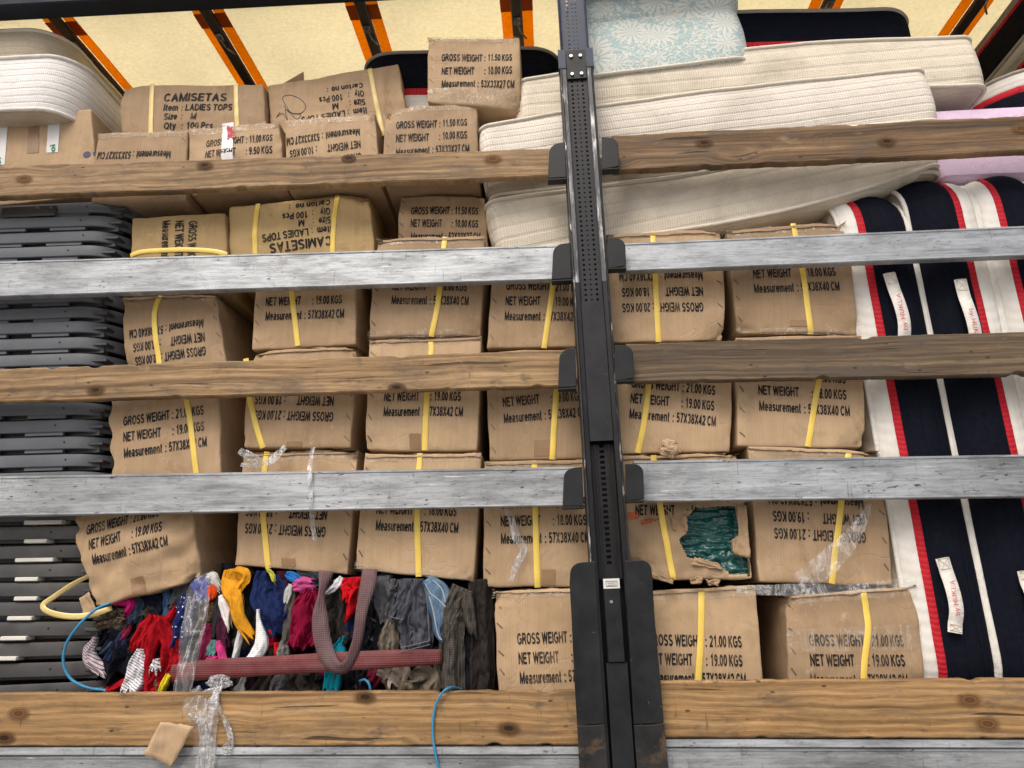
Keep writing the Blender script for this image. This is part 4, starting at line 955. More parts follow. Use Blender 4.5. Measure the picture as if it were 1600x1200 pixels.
carton([(1134, 360), (1322, 346), (1344, 523), (1152, 521)], 'carton with shiny taped top edge between the striped mattress and upside-down carton', Y=.085, seed=36, straps=[[(1239, 349), (1252, 420), (1267, 522)]], text=((1174, 413.5), (1303, 409.5), (2.4, 22.6), '20.00', '18.00', M40), staples='l', wrap=[[(1134, 358), (1322, 346), (1324, 358), (1135, 371)], [(1150, 512), (1343, 515), (1344, 523), (1152, 521)]], tape=[[(1234, 500), (1262, 501), (1262, 511), (1234, 510)]])
# --- row under the middle wooden slat
carton([(169, 600), (342, 592), (346, 772), (177, 778)], 'carton with wavy crushed left edge beside the dark chair stack', Y=.08, seed=41, straps=[[(287, 595), (292, 622), (301, 680), (310, 770)]], text=((194, 666), (319, 648), (.5, 25), '21.00', '19.00', M42), wavy=.006, staples=None)
carton([(391, 549), (559, 539), (548, 700), (377, 700)], 'upside-down 21.00 KGS carton leaning left in second column above the white bow', Y=.09, seed=42, straps=[[(384, 560), (388, 610), (398, 655), (411, 700)]], text=((522, 644.5), (399, 641.5), (1, -24), '21.00', '19.00', M42), staples='r', tape=[[(448, 690), (472, 690), (472, 699), (448, 699)]])
carton([(577, 531), (752, 526), (746, 704), (569, 703)], 'upright carton 57X38X42 in the third column under the middle wooden slat', Y=.085, seed=43, straps=[[(672, 531), (674, 545), (671, 580), (668, 612), (664, 704)]], text=((600.5, 603), (720.5, 603), (-.5, 24), '21.00', '19.00', M42), staples='l', wrap=[[(577, 531), (752, 526), (752, 535), (577, 541)]], tape=[[(640, 678), (658, 678), (658, 702), (640, 702)]])
carton([(758, 548), (944, 545), (948, 716), (765, 720)], 'carton with smudged Measurement line left of the pillar, under the wooden slat', Y=.085, seed=44, straps=[[(874, 550), (870, 605), (866, 660), (863, 718)]], text=((784, 611), (908, 601), (2, 25.3), '21.00', '19.00', M42), staples='l', tape=[[(835, 688), (862, 687), (861, 712), (834, 713)]])
carton([(947, 547), (1145, 541), (1143, 706), (953, 711)], 'carton with flaking print and curved strap just right of the pillar', Y=.085, seed=45, straps=[[(1016, 548), (1013, 600), (1006, 660), (996, 708)]], text=((986, 606), (1117, 618), (-1.5, 24), '21.00', '19.00', M42))
carton([(1150, 527), (1346, 524), (1354, 700), (1152, 697)], 'upright carton 57X38X40 against the striped mattress, under the grey wooden slat', Y=.085, seed=46, straps=[[(1290, 528), (1278, 595), (1262, 698)]], text=((1183, 592), (1320, 600.5), (1.5, 25), '21.00', '18.00', M40), staples='l', wrap=[[(1150, 527), (1346, 524), (1346, 530), (1150, 533)]])
# --- row under the lower aluminium slat
carton([(110, 797), (299, 766), (313, 905), (143, 949)], 'crushed tilted carton resting on the clothes at the left', Y=.06, L=.5, seed=51, text=((136, 836), (251, 807), (6.5, 23.4), '21.00', '19.00', M42), dent=.02, bulge=.015, wavy=.004, tape=[[(205, 905), (225, 900), (228, 925), (208, 930)]])
carton([(379, 708), (559, 702), (543, 900), (366, 884)], 'upside-down 21.00 KGS carton above the clothes, wrapped with plastic string', Y=.085, seed=52, straps=[[(417, 706), (414, 725), (412, 790), (419, 888)]], text=((510.5, 823.5), (384.5, 817.5), (2, -26.5), '21.00', '19.00', M42), staples='r', wrap=[[(379, 708), (559, 702), (558, 714), (379, 722)]], tape=[[(440, 872), (462, 873), (462, 886), (440, 885)]])
carton([(570, 709), (752, 708), (741, 909), (554, 890)], 'upright carton 18.00 KGS above the clothes, bottom edge sagging', Y=.08, seed=53, straps=[[(656, 708), (653, 790), (654, 901)]], text=((589.5, 777), (714, 781), (-1, 26), '20.00', '18.00', M40), staples='l', wrap=[[(570, 709), (752, 708), (752, 720), (570, 722)], [(554, 880), (741, 897), (741, 908), (554, 890)]])
C4, C4s = carton([(757, 721), (951, 718), (954, 919), (754, 918)], 'carton 57X38X40 left of the pillar with torn film strip on its face', Y=.085, seed=54, straps=[[(835, 720), (837, 820), (840, 918)]], text=((782, 795), (916, 793), (.5, 27.4), '20.00', '18.00', M40), staples='l', tape=[[(846, 890), (868, 890), (868, 914), (846, 914)]], wrap=[[(757, 721), (951, 718), (951, 727), (757, 730)]])
HOLE = [(1085, 794), (1118, 792), (1147, 790), (1150, 803), (1153, 815), (1155, 833), (1143, 846), (1144, 862), (1153, 867), (1168, 872), (1173, 882), (1175.5, 899), (1158, 899), (1139, 895), (1125, 886), (1119, 881), (1093, 876), (1072, 870), (1068, 860), (1060, 845), (1070, 833), (1073, 815), (1070, 805), (1085, 797)]
C5, C5s = carton([(962, 712), (1156, 707), (1176, 904), (985, 906)], 'torn carton with a ragged hole showing dark green plastic', Y=.085, seed=55, straps=[[(1021, 711), (1030, 788), (1045, 870), (1052, 906)]], text=((991, 779), (1122, 783), (2, 25.6), '21.00', '19.00', None), hole=HOLE, dent=.012, bulge=.01)
carton([(1168, 697), (1374, 704), (1399, 915), (1187, 909)], 'upside-down 21.00 KGS carton with crinkled film across, against the striped mattress', Y=.085, seed=56, straps=[[(1326, 704), (1313, 785), (1299, 912)]], text=((1352, 832), (1208, 825), (-2, -26.5), '21.00', '19.00', M42), staples='r', wrap=[[(1168, 697), (1374, 704), (1375, 714), (1169, 710)], [(1357, 786), (1345, 786), (1240, 909), (1290, 911)]], dent=.01)
# --- bottom row
carton([(770, 921), (955, 918), (966, 1115), (781, 1118)], 'bottom carton right of the clothes, left of the pillar foot', Y=.085, seed=61, text=((808.5, 1007), (944, 1001), (2.2, 30.5), '21.00', '19.00', M42), staples='l', cap=.031, wrap=[[(770, 921), (955, 918), (955, 930), (770, 935)]])
carton([(985, 925), (1181, 914), (1196, 1105), (1002, 1110)], 'bottom carton right of the pillar foot with straight yellow strap', Y=.085, seed=62, straps=[[(1096, 920), (1094, 990), (1090, 1080), (1090, 1106)]], text=((1013, 1008), (1158.5, 1011.5), (1.5, 29.6), '21.00', '19.00', M42), cap=.031, wrap=[[(985, 925), (1181, 914), (1182, 932), (985, 940)]])
carton([(1227, 930), (1432, 914), (1449, 1105), (1234, 1105)], 'bottom carton under clear film beside the striped mattress', Y=.085, seed=63, straps=[[(1347, 921), (1352, 955), (1354, 985), (1349, 1040), (1349, 1105)]], text=((1265, 1009), (1412, 1010), (1.3, 31), '21.00', '19.00', M42), staples='l', cap=.031, wrap=[[(1227, 930), (1432, 914), (1433, 932), (1227, 945)], [(1229, 985), (1438, 975), (1441, 1015), (1229, 1020)]])

# torn carton details: bag inside, torn paper, red smear
A, B, C, D = P(1040, 775, .11), P(1168, 775, .11), P(1174, 900, .11), P(1040, 897, .11)
G = []
for i in range(70):
    row = []
    for j in range(70):
        u, v = j / 69, i / 69; p = (A * (1 - u) + B * u) * (1 - v) + (D * (1 - u) + C * u) * v
        f = abs(math.sin(v * 32 + 3 * nz(u * 2, v * 4, 3) + u * 1.5)); y = .118 - .010 * f ** .6 - .009 * nz(u * 9, v * 22, 7) - .005 * nz(u * 25, v * 40, 2)
        if p[0] > P(1165, 850, .1)[0]: y += .03 * (p[0] - P(1165, 850, .1)[0]) / .05
        row.append((p[0], min(max(y, .098), .14), p[2]))
    G.append(row)
b = MB(); b.grid(G, flip=True); o = b.build('green_plastic_bag', M_bag); so_ = o.modifiers.new('thickness', 'SOLIDIFY'); so_.thickness = .003
tag(o, 'wrinkled dark green plastic bag inside the torn carton', 'plastic bag')
def scrap(pts, Y, mat, name, parent=None, curl=.02, n=9, seed=0, th=.0018):
    A, B, C, D = [P(x, y, Y) for x, y in pts]; G = []
    for i in range(n + 1):
        row = []
        for j in range(n + 1):
            u, v = j / n, i / n; p = (A * (1 - u) + B * u) * (1 - v) + (D * (1 - u) + C * u) * v
            p = p + np.array([.004 * nz(u * 5, v * 5, seed), -curl * (abs(u - .5) * 1.2 + .6 * nz(u * 3 + seed, v * 3, seed)), .004 * nz(u * 6, v * 6, seed + 4)]); row.append(p)
        G.append(row)
    b = MB(); b.grid(G, flip=True); o = b.build(name, mat, parent, smooth=True)
    m = o.modifiers.new('thickness', 'SOLIDIFY'); m.thickness = th
    return o
scrap([(1045, 800), (1072, 806), (1074, 830), (1052, 828)], .078, M_card_in, 'torn_paper', C5, .02, seed=1)
scrap([(1040, 795), (1090, 788), (1075, 806), (1048, 812)], .08, M_card, 'torn_paper', C5, .012, seed=2)
scrap([(1143, 843), (1168, 832), (1172, 872), (1146, 866)], .075, M_card_in, 'torn_paper', C5, .015, seed=3)
scrap([(1151, 790), (1166, 790), (1172, 868), (1156, 866)], .08, M_card, 'torn_paper', C5, .004, seed=4)
scrap([(1085, 870), (1122, 880), (1130, 890), (1080, 882)], .082, M_card_in, 'torn_paper', C5, .008, seed=5)
patch(C5s, [(980, 801), (998, 799), (998, 808), (980, 812)], .085, M_smear, C5, 'red_smear', jag=.01, seed=3)
patch(C5s, [(1000, 815), (1020, 810), (1030, 812), (1002, 820)], .085, M_smear, C5, 'red_smear', jag=.01, seed=6)
def crumple(name, px, py, Y, r, mat, label, cat, sq=(1.15, .8, 1.0), seed=0):
    c = P(px, py, Y); G = []
    for i in range(25):
        th = math.pi * i / 24; row = []
        for j in range(36):
            ph = 2 * math.pi * j / 36; d = np.array([math.sin(th) * math.cos(ph), math.sin(th) * math.sin(ph), math.cos(th)])
            q = d * 2.2; k = 1 + .35 * nz(q[0] + seed, q[1], q[2]) - .28 * abs(nz(q[0] * 2.4 + seed, q[1] * 2.4, q[2] * 2.4)); row.append(c + d * r * k * np.array(sq))
        G.append(row)
    b = MB(); b.grid(G, closed_v=True, flip=True); return tag(b.build(name, mat, smooth=False), label, cat)
crumple('crumpled_paper', 1046, 701, .045, .028, M_card, 'crumpled brown paper ball resting on the torn carton', 'paper', seed=2)
for i, (q, lb) in enumerate((([(1010, 890), (1052, 905), (1050, 913), (1010, 899)], 'flat torn cardboard shard beside the pillar foot'), ([(1078, 905), (1098, 900), (1096, 911), (1080, 913)], 'small curled cardboard scrap beside the yellow strap'), ([(1104, 907), (1124, 905), (1122, 914), (1106, 913)], 'rightmost cardboard scrap under the torn carton'))):
    o = scrap(q, .06, M_card_in, 'cardboard_scrap', None, .01, seed=i + 8, th=.004); tag(o, lb, 'cardboard', 'scraps under the torn carton')
o = scrap([(125, 935), (140, 925), (152, 955), (133, 962)], .10, M_card, 'cardboard_scrap', None, .008, seed=31, th=.004); tag(o, 'bent cardboard flap under the corner of the crushed carton', 'cardboard')

# ------------------------------------------------------------------ mattresses
def rrect(L, W, r, n=8, step=.05):
    pts = []
    for cx, cy, a0 in ((r, r, 180), (L - r, r, 270), (L - r, W - r, 0), (r, W - r, 90)):
        for a in np.linspace(a0, a0 + 90, n + 1): pts.append((cx + r * math.cos(math.radians(a)), cy + r * math.sin(math.radians(a)), math.cos(math.radians(a)), math.sin(math.radians(a))))
    out = []
    for i in range(len(pts)):
        a, b_ = pts[i], pts[(i + 1) % len(pts)]; d = math.hypot(b_[0] - a[0], b_[1] - a[1]); k = max(1, int(d / step))
        for j in range(k):
            u = j / k; nx, ny = a[2] * (1 - u) + b_[2] * u, a[3] * (1 - u) + b_[3] * u; ln = math.hypot(nx, ny)
            out.append((a[0] + (b_[0] - a[0]) * u, a[1] + (b_[1] - a[1]) * u, nx / ln, ny / ln))
    return out
def mattress(label, mat4, L, W, T, r, bands, pipes, faces, bend=None, seed=0, wob=.006, group='mattresses packed in the trailer', name='mattress', step=.05, crown=0.0):
    root = empty(name, mat4.to_translation(), label, 'mattress', group, mat=mat4)
    out = rrect(L, W, r, step=step); bend = bend or (lambda x: 0.0)
    def wobble(x, y, c): return crown * max(0.0, math.sin(math.pi * min(1, max(0, c / T)))) ** .75 + wob * (nz(x * 3 + seed, y * 3, c * 4) + .5 * nz(x * 9 + seed, y * 9, c * 11))
    for nm, c0, c1, mat, bulge in bands:
        G = []
        for x, y, nx, ny in out:
            row = []
            for k in range(9):
                c = c0 + (c1 - c0) * k / 8; e = bulge * math.sin(math.pi * k / 8) ** .7 + wobble(x, y, c); row.append((x + nx * e, y + ny * e, c + bend(x)))
            G.append(row)
        b = MB(); b.grid(G, closed_u=True, flip=False); b.build(nm, mat, root, local=True)
    for c, rad, mat in pipes:
        G = []
        for x, y, nx, ny in out:
            e = .002 + wobble(x, y, c); row = []
            for q in np.linspace(0, 2 * math.pi, 8, endpoint=False): row.append((x + nx * (e + rad * math.cos(q)), y + ny * (e + rad * math.cos(q)), c + bend(x) + rad * math.sin(q)))
            G.append(row)
        b = MB(); b.grid(G, closed_u=True, closed_v=True); b.build('piping', mat, root, local=True)
    for c, sgn, mat in faces:
        cx, cy = L / 2, W / 2; G = []
        for f, h in ((0, 0), (.02, .008), (.06, .016), (.14, .022), (.3, .025), (.6, .027), (.97, .027)):
            G.append([(x + (cx - x) * f, y + (cy - y) * f, c + sgn * (h + .004 * nz(x * 6 + seed, y * 6, f * 9)) + bend(x + (cx - x) * f)) for x, y, _, _ in out])
        b = MB(); b.grid(G, closed_v=True, flip=(sgn < 0)); n = len(out); k = (len(G) - 1) * n
        b.F.append(tuple(range(k, k + n))); b.build('cover', mat, root, local=True)
    return root
def frame4(o, xa, za):
    xa = Vector(xa).normalized(); za = Vector(za); za = (za - xa * za.dot(xa)).normalized(); ya = za.cross(xa)
    m = Matrix.Identity(4)
    for i in range(3): m[i][0], m[i][1], m[i][2], m[i][3] = xa[i], ya[i], za[i], o[i]
    return m
def flat_mattress(label, bl, br, T, Y, W, r, mat, pmat, seed, bend=None, cover=None, bands=None, pipes=None, group='mattresses packed in the trailer', wob=.006, pr=.007):
    A, B = P(*bl, Y), P(*br, Y); L = float(np.linalg.norm(B - A)); m4 = frame4(A, B - A, (0, 0, 1))
    bands = bands or [('border', 0.0, T, mat, .012)]; pipes = pipes if pipes is not None else [(0.0, pr, pmat), (T, pr, pmat)]
    return mattress(label, m4, L, W, T, r, bands, pipes, [(T, 1, cover or mat), (0.0, -1, cover or mat)], bend, seed, wob, group)
GC = 'cream mattresses lying behind the pillar'
flat_mattress('long front cream mattress crossing behind the pillar above the wooden slats', (757, 277), (1470, 184), .205, .075, .9, .04, M_cream, M_pipe_cream, 1, bend=lambda x: .02 * math.sin(x * 2.2), group=GC)
flat_mattress('rear cream mattress highest of the cream ones, stained at its right end', (812, 203), (1546, 136), .205, .10, .9, .045, M_cream_b, M_pipe_cream, 2, bend=lambda x: .045 * math.sin(max(0, min(1, x / 1.75)) * math.pi), group=GC)
flat_mattress('cream mattress squeezed just below the wooden slat, end by pillar', (764, 306), (1472, 262), .14, .12, .8, .05, M_tan, M_pipe_cream, 3, bend=lambda x: .015 * math.sin(x * 3), group=GC)
flat_mattress('lowest cream mattress resting on the cartons left and right of the pillar', (775, 397), (1472, 252), .205, .11, .9, .05, M_cream_b, M_pipe_cream, 4, bend=lambda x: -.062 * math.sin(max(0, min(1, x / 1.58)) ** 1.25 * math.pi), group=GC)
flat_mattress('white mattress with rounded corner at top left, lower of the two', (-420, 190), (102, 169), float(P(20, 91, .06)[2] - P(20, 172, .06)[2]), .06, .75, .12, M_white_tick, M_pipe_white, 5, group='mattresses at the top left', cover=M_tan, pr=.008)
flat_mattress('beige mattress with dark smudges at top left, upper of the two', (-430, 108), (84, 94), float(P(20, 50, .08)[2] - P(20, 97, .08)[2]), .08, .95, .13, M_tan, M_pipe_cream, 6, group='mattresses at the top left', pr=.008)
TF = float(min(P(1000, -14, .085)[2], ZR - .05) - P(1000, 108, .085)[2])
flat_mattress('blue and white floral mattress at the top right of the pillar', (903, 122), (1174, 88), TF, .085, .8, .06, M_floral, M_pipe_cream, 7, group='mattresses under the roof', bands=[('border', 0.0, TF * .66, M_floral, .010), ('padded_top', TF * .66, TF, M_floral, .016)], pipes=[(0.0, .006, M_pipe_cream)])
flat_mattress('lavender mattress at the right edge behind the wooden slat', (1470, 275), (1760, 262), .255, .14, .8, .03, M_pink, M_pink, 8, group='mattresses under the roof', pipes=[])
def navy_flat(label, bl, br, Y, seed, T=.19, W=.9, r=.12, flip=False, **kw):
    if flip: bd = [('navy_border', 0, T * .62, M_navy, .006), ('red_stripe', T * .62, T * .74, M_red, .003), ('white_border', T * .74, T, M_whiteband, .005)]
    else: bd = [('white_border', 0, T * .22, M_whiteband, .005), ('red_stripe', T * .22, T * .34, M_red, .003), ('navy_border', T * .34, T, M_navy, .006)]
    return flat_mattress(label, bl, br, T, Y, W, r, M_navy, M_pipe_grey, seed, cover=M_whiteband, bands=bd, pipes=[(0, .006, M_pipe_white), (T, .007, M_pipe_grey)], group='navy striped mattresses', **kw)
navy_flat('navy mattress with grey piping behind the topmost carton', (556, 172), (878, 160), .27, 11, T=float(P(700, 80, .27)[2] - P(700, 166, .27)[2]))
navy_flat('navy mattress between the floral one and the roof at upper right', (1090, 92), (1446, 86), .15, 12, T=float(P(1250, 17, .15)[2] - P(1250, 89, .15)[2]))
# navy mattress whose left side runs away from us, top right
_zt = ZR - .05; _x0 = float(Pz(1586, 0, _zt)[0]); _d = ray(1602, 57); _zb = float(CAM[2] + _d[2] * (_x0 / _d[0])); _T = _zt - _zb
def navy_box(label, x0, y0, z0, T, seed):
    bd = [('navy_border', 0, T * .80, M_navy, .006), ('red_stripe', T * .80, T * .90, M_red, .003), ('white_border', T * .90, T, M_pipe_grey, .004)]
    mattress(label, Matrix.Translation((x0, y0, z0)), .7, 1.2, T, .05, bd, [(0, .007, M_pipe_grey), (T, .007, M_pipe_grey)], [(T, 1, M_whiteband), (0, -1, M_whiteband)], None, seed, .004, 'navy striped mattresses')
navy_box('navy mattress with red stripe in the top right corner, side on', _x0, .04, _zb, _T, 13)
navy_box('navy mattress side between the corner mattress and the curved one', _x0 + .03, .06, _zb - .20, .17, 15)
navy_flat('navy mattress with white band curving out at right edge above lavender one', (1560, 186), (2000, 176), .13, 14, T=.22, W=.9, r=.26, flip=True)
# standing striped mattresses
def standing(label, pxl, pxr, top, seed, mirror, Y=.112, handles=(), stains=0):
    a, c = P(pxl, 1000, Y), P(pxr, 1000, Y); T = c[0] - a[0]; H = P(1420, top, Y)[2] - ZF
    lean = (P(pxl, 1000, Y)[0] - 0) * 0
    o = np.array([a[0], Y, ZF]); m4 = frame4(o, (0, 0, 1), (1, 0, 0))       # local x up, z to the right, y into... 
    m = Matrix.Identity(4)
    xa, za = Vector((0.0, 0, 1)), Vector((1, 0, 0)); ya = za.cross(xa)       # y = (0,-1,0)
    for i in range(3): m[i][0], m[i][1], m[i][2] = xa[i], ya[i], za[i]
    m = Matrix.Translation((o[0], Y + .9, ZF)) @ Matrix.Rotation(-.020, 4, 'Y') @ m
    f = [('white_border', 0, .24, M_whiteband, .006), ('red_stripe', .24, .345, M_red, .0025), ('navy_border', .345, 1, M_navy, .010)]
    if mirror: f = [(n_, 1 - b_, 1 - a_, m_, u_) for n_, a_, b_, m_, u_ in f]
    bd = [(n_, a_ * T, b_ * T, m_, u_) for n_, a_, b_, m_, u_ in f]
    return mattress(label, m, H - .03, .9, T, .15, bd, [(0, .008, M_pipe_white), (T, .008, M_pipe_white)], [(0, -1, M_quilt), (T, 1, M_quilt)], None, seed, .005, 'striped mattresses standing at the right', step=.04, crown=.026), T, o
S1, T1_, o1 = standing('standing navy, red and white mattress nearest the cartons', 1425, 1550, 282, 21, False)
S2, T2_, o2 = standing('standing navy mattress with red stripe on its right, second from cartons', 1554, 1683, 262, 22, True)
S3, T3_, o3 = standing('rightmost standing striped mattress cut by the picture edge', 1687, 1803, 258, 23, False)
def handle(parent, pts, Y, label_txt, flip):
    C = cr([P(x, y, Y) for x, y in pts], 24); b = MB(); G = []; wd = .0195; n = len(C)
    for i in range(n):
        t = C[min(i + 1, n - 1)] - C[max(i - 1, 0)]; t /= np.linalg.norm(t); s = np.array([t[2], 0, -t[0]]); lift = .012 * math.sin(math.pi * min(1, max(0, (i / (n - 1) - .2) / .6))) if .2 < i / (n - 1) < .8 else 0
        G.append([C[i] + s * wd * k + np.array([0, -lift - e, 0]) for k, e in ((-1, 0), (-.95, .003), (.95, .003), (1, 0))])
    b.grid(G)
    V = np.array(b.V); root = parent
    inv = np.array(root.matrix_world.inverted()); V = (inv[:3, :3] @ V.T).T + inv[:3, 3]
    h = mk('handle_strap', V, b.F, M_pipe_white, root, local=True)
    # stitched writing and crosses
    gl, gf = glyphs('by HUKLA', .05); i0, i1 = (.66, .30) if not flip else (.36, .74)
    A, B = C[int(i0 * (n - 1))], C[int(i1 * (n - 1))]; u = B - A; Ln = np.linalg.norm(u); u /= Ln; vv = np.array([-u[2], 0, u[0]]); M0 = (A + B) / 2
    Q = [A + u * Ln * x + vv * .014 * (y - .45) + np.array([0, -.0185 - ly * .00003, 0]) for x, y, ly in gl]
    Q = (inv[:3, :3] @ np.array(Q).T).T + inv[:3, 3]; mk('red_lettering', Q, gf, M_redink, h, smooth=False, local=True)
    for f0, f1 in ((.03, .17), (.83, .97)):
        b = MB(); p, q = C[int(f0 * (n - 1))], C[int(f1 * (n - 1))]; t = (q - p) / np.linalg.norm(q - p); s = np.array([t[2], 0, -t[0]]) * wd * .75; e = np.array([0, -.0045, 0])
        cs = [p - s + e, p + s + e, q + s + e, q - s + e]
        for a_, b_ in ((0, 1), (1, 2), (2, 3), (3, 0), (0, 2), (1, 3)): b.tube([cs[a_], cs[b_]], .0008, 4)
        Q = (inv[:3, :3] @ np.array(b.V).T).T + inv[:3, 3]; mk('stitching', Q, b.F, M_pipe_cream, h, local=True)
bpy.context.view_layer.update()
handle(S1, [(1389, 427), (1399, 460), (1409, 500), (1412, 530), (1413, 560)], .060, 'a', False)
handle(S2, [(1500, 437), (1508, 470), (1518, 510), (1524, 540), (1526, 580)], .060, 'b', True)
handle(S1, [(1472, 872), (1482, 905), (1490, 945), (1492, 970), (1492, 989)], .060, 'c', False)
handle(S2, [(1600, 892), (1608, 925), (1616, 960), (1620, 1010)], .060, 'd', False)

# ------------------------------------------------------------------ stack of dark frames on the left
def frame_meshes():
    path = [(-1.1, 0, 0, -1)]
    for x in np.linspace(-1.0, 0, 12): path.append((x, 0, 0, -1))
    r = .13
    for a in np.linspace(-90, 0, 12)[1:]: path.append((r * math.cos(math.radians(a)), r + r * math.sin(math.radians(a)), math.cos(math.radians(a)), math.sin(math.radians(a))))
    path.append((r, .5, 1, 0))
    prof = [(-.016, .001), (-.002, .000), (0.0, .0025), (.0012, .014), (.0008, .030), (-.0005, .0385), (-.003, .041), (-.016, .041)]
    G = [[(x + nx * p, y + ny * p, z) for p, z in prof] for x, y, nx, ny in path]
    b = MB(); b.grid(G, closed_v=True, flip=True); rim = (b.V, b.F)
    b = MB(); b.box((0, .006, -.011), (.13, .02, .002), .001)
    d = MB(); d.box((-1.1, .012, .012), (.108, .5, .022), .002)  # plates added inside each frame to block light and darken the gaps
    d.box((-1.1, .03, -.01), (.09, .06, .012), .002)
    return rim, (b.V, b.F), (d.V, d.F)
rim, lugs, gap_blocker = frame_meshes(); rim_me = lug_me = None
rr = random.Random(11)
z_lo, z_hi = P(100, 1090, .09)[2], P(100, 318, .09)[2]; NF = 29; pitch = (z_hi - .036 - z_lo) / (NF - 1)
x_prof = lambda z: np.interp((z - z_lo) / (z_hi - z_lo), [0, .25, .55, .8, 1.0], [P(105, 1060, .09)[0], P(90, 900, .09)[0], P(102, 680, .09)[0], P(112, 480, .09)[0], P(142, 340, .09)[0]])
TIERS = ['bottom', 'second lowest', 'third lowest', 'fourth lowest', 'fifth lowest', 'sixth lowest', 'seventh lowest', 'eighth lowest', 'ninth lowest']
ORD = 'zeroth first second third fourth fifth sixth seventh eighth ninth tenth eleventh twelfth thirteenth fourteenth fifteenth sixteenth seventeenth eighteenth nineteenth twentieth twenty-first'.split()
for i in range(NF):
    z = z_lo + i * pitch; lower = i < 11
    root = bpy.data.objects.new('stacking_frame', None); COL.objects.link(root); root.empty_display_size = .1
    root.location = (x_prof(z) + rr.uniform(-.006, .006), .09 + rr.uniform(-.004, .006), z); root.rotation_euler = (rr.uniform(-.004, .004), rr.uniform(-.006, .008) + (-.035 * (3 - i) / 3 if i < 3 else 0), rr.uniform(-.012, .012))
    if i < 9: lab = TIERS[i] + ' dark metal frame in the left stack, with pale spacers'
    elif i == NF - 1: lab = 'topmost charcoal frame of the left stack with a hinge plate'
    else:
        k = NF - i; lab = 'charcoal curved frame, %s from the top of the left stack' % ORD[k]
    tag(root, lab, 'frame', 'dark frames stacked at the left'); LOC[root.name] = np.array(root.location)
    for nm, (V, F) in (('rim', rim), ('lug', lugs), ('deck', gap_blocker)):
        key = (nm, lower)
        me = MATS.get(key)
        if me is None:
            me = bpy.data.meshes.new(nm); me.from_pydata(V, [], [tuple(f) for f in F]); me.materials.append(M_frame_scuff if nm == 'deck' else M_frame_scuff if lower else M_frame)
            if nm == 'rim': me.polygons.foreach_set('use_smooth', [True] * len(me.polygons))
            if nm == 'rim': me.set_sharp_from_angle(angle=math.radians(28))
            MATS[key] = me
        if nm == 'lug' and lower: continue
        for X in ((-.62, -.37, -.15) if nm == 'lug' else (0,)):
            o = bpy.data.objects.new(nm, me); link(o, root); o.location.x = X; LOC[o.name] = LOC[root.name]
    # screw hole
    b = MB(); sx = -.03 + rr.uniform(-.03, .03); b.tube([(sx, .001, .022), (sx, -.0022, .022)], .0032, 8); o = mk('screw_hole', b.V, b.F, M_black, root, local=True, smooth=False)
    if i == NF - 1:
        b = MB(); b.box((-.34, -.012, -.012), (-.135, -.002, .03), .004); pl = mk('hinge_plate', b.V, b.F, M_frame_scuff, root, local=True, smooth=False)
        for X in (-.15, -.2):
            b = MB(); b.tube([(X, -.011, .018), (X, -.016, .018)], .006, 8); mk('rivet', b.V, b.F, M_bolt, pl, local=True, smooth=False)
    if lower and i > 1:
        px = [20, 20, 30, 38, 42, 46, 42, 50, 48, 55, 60][i]; wpx = [40, 40, 34, 40, 38, 36, 36, 60, 36, 60, 36][i]
        zz = z - .0115; c0 = P(px - wpx / 2, 900, .085)[0]; c1 = P(px + wpx / 2, 900, .085)[0]
        b = MB(); b.box((c0, .078 + rr.uniform(0, .006), zz + .0005), (c1, .13, zz + .0125), .002); o = b.build('spacer_block', M_foam, smooth=False)
        tag(o, 'pale flat spacer resting under the %s frame' % (TIERS[i] if i < 9 else ('tenth lowest', 'eleventh lowest')[i - 9]), 'spacer', 'pale spacers between the frames')

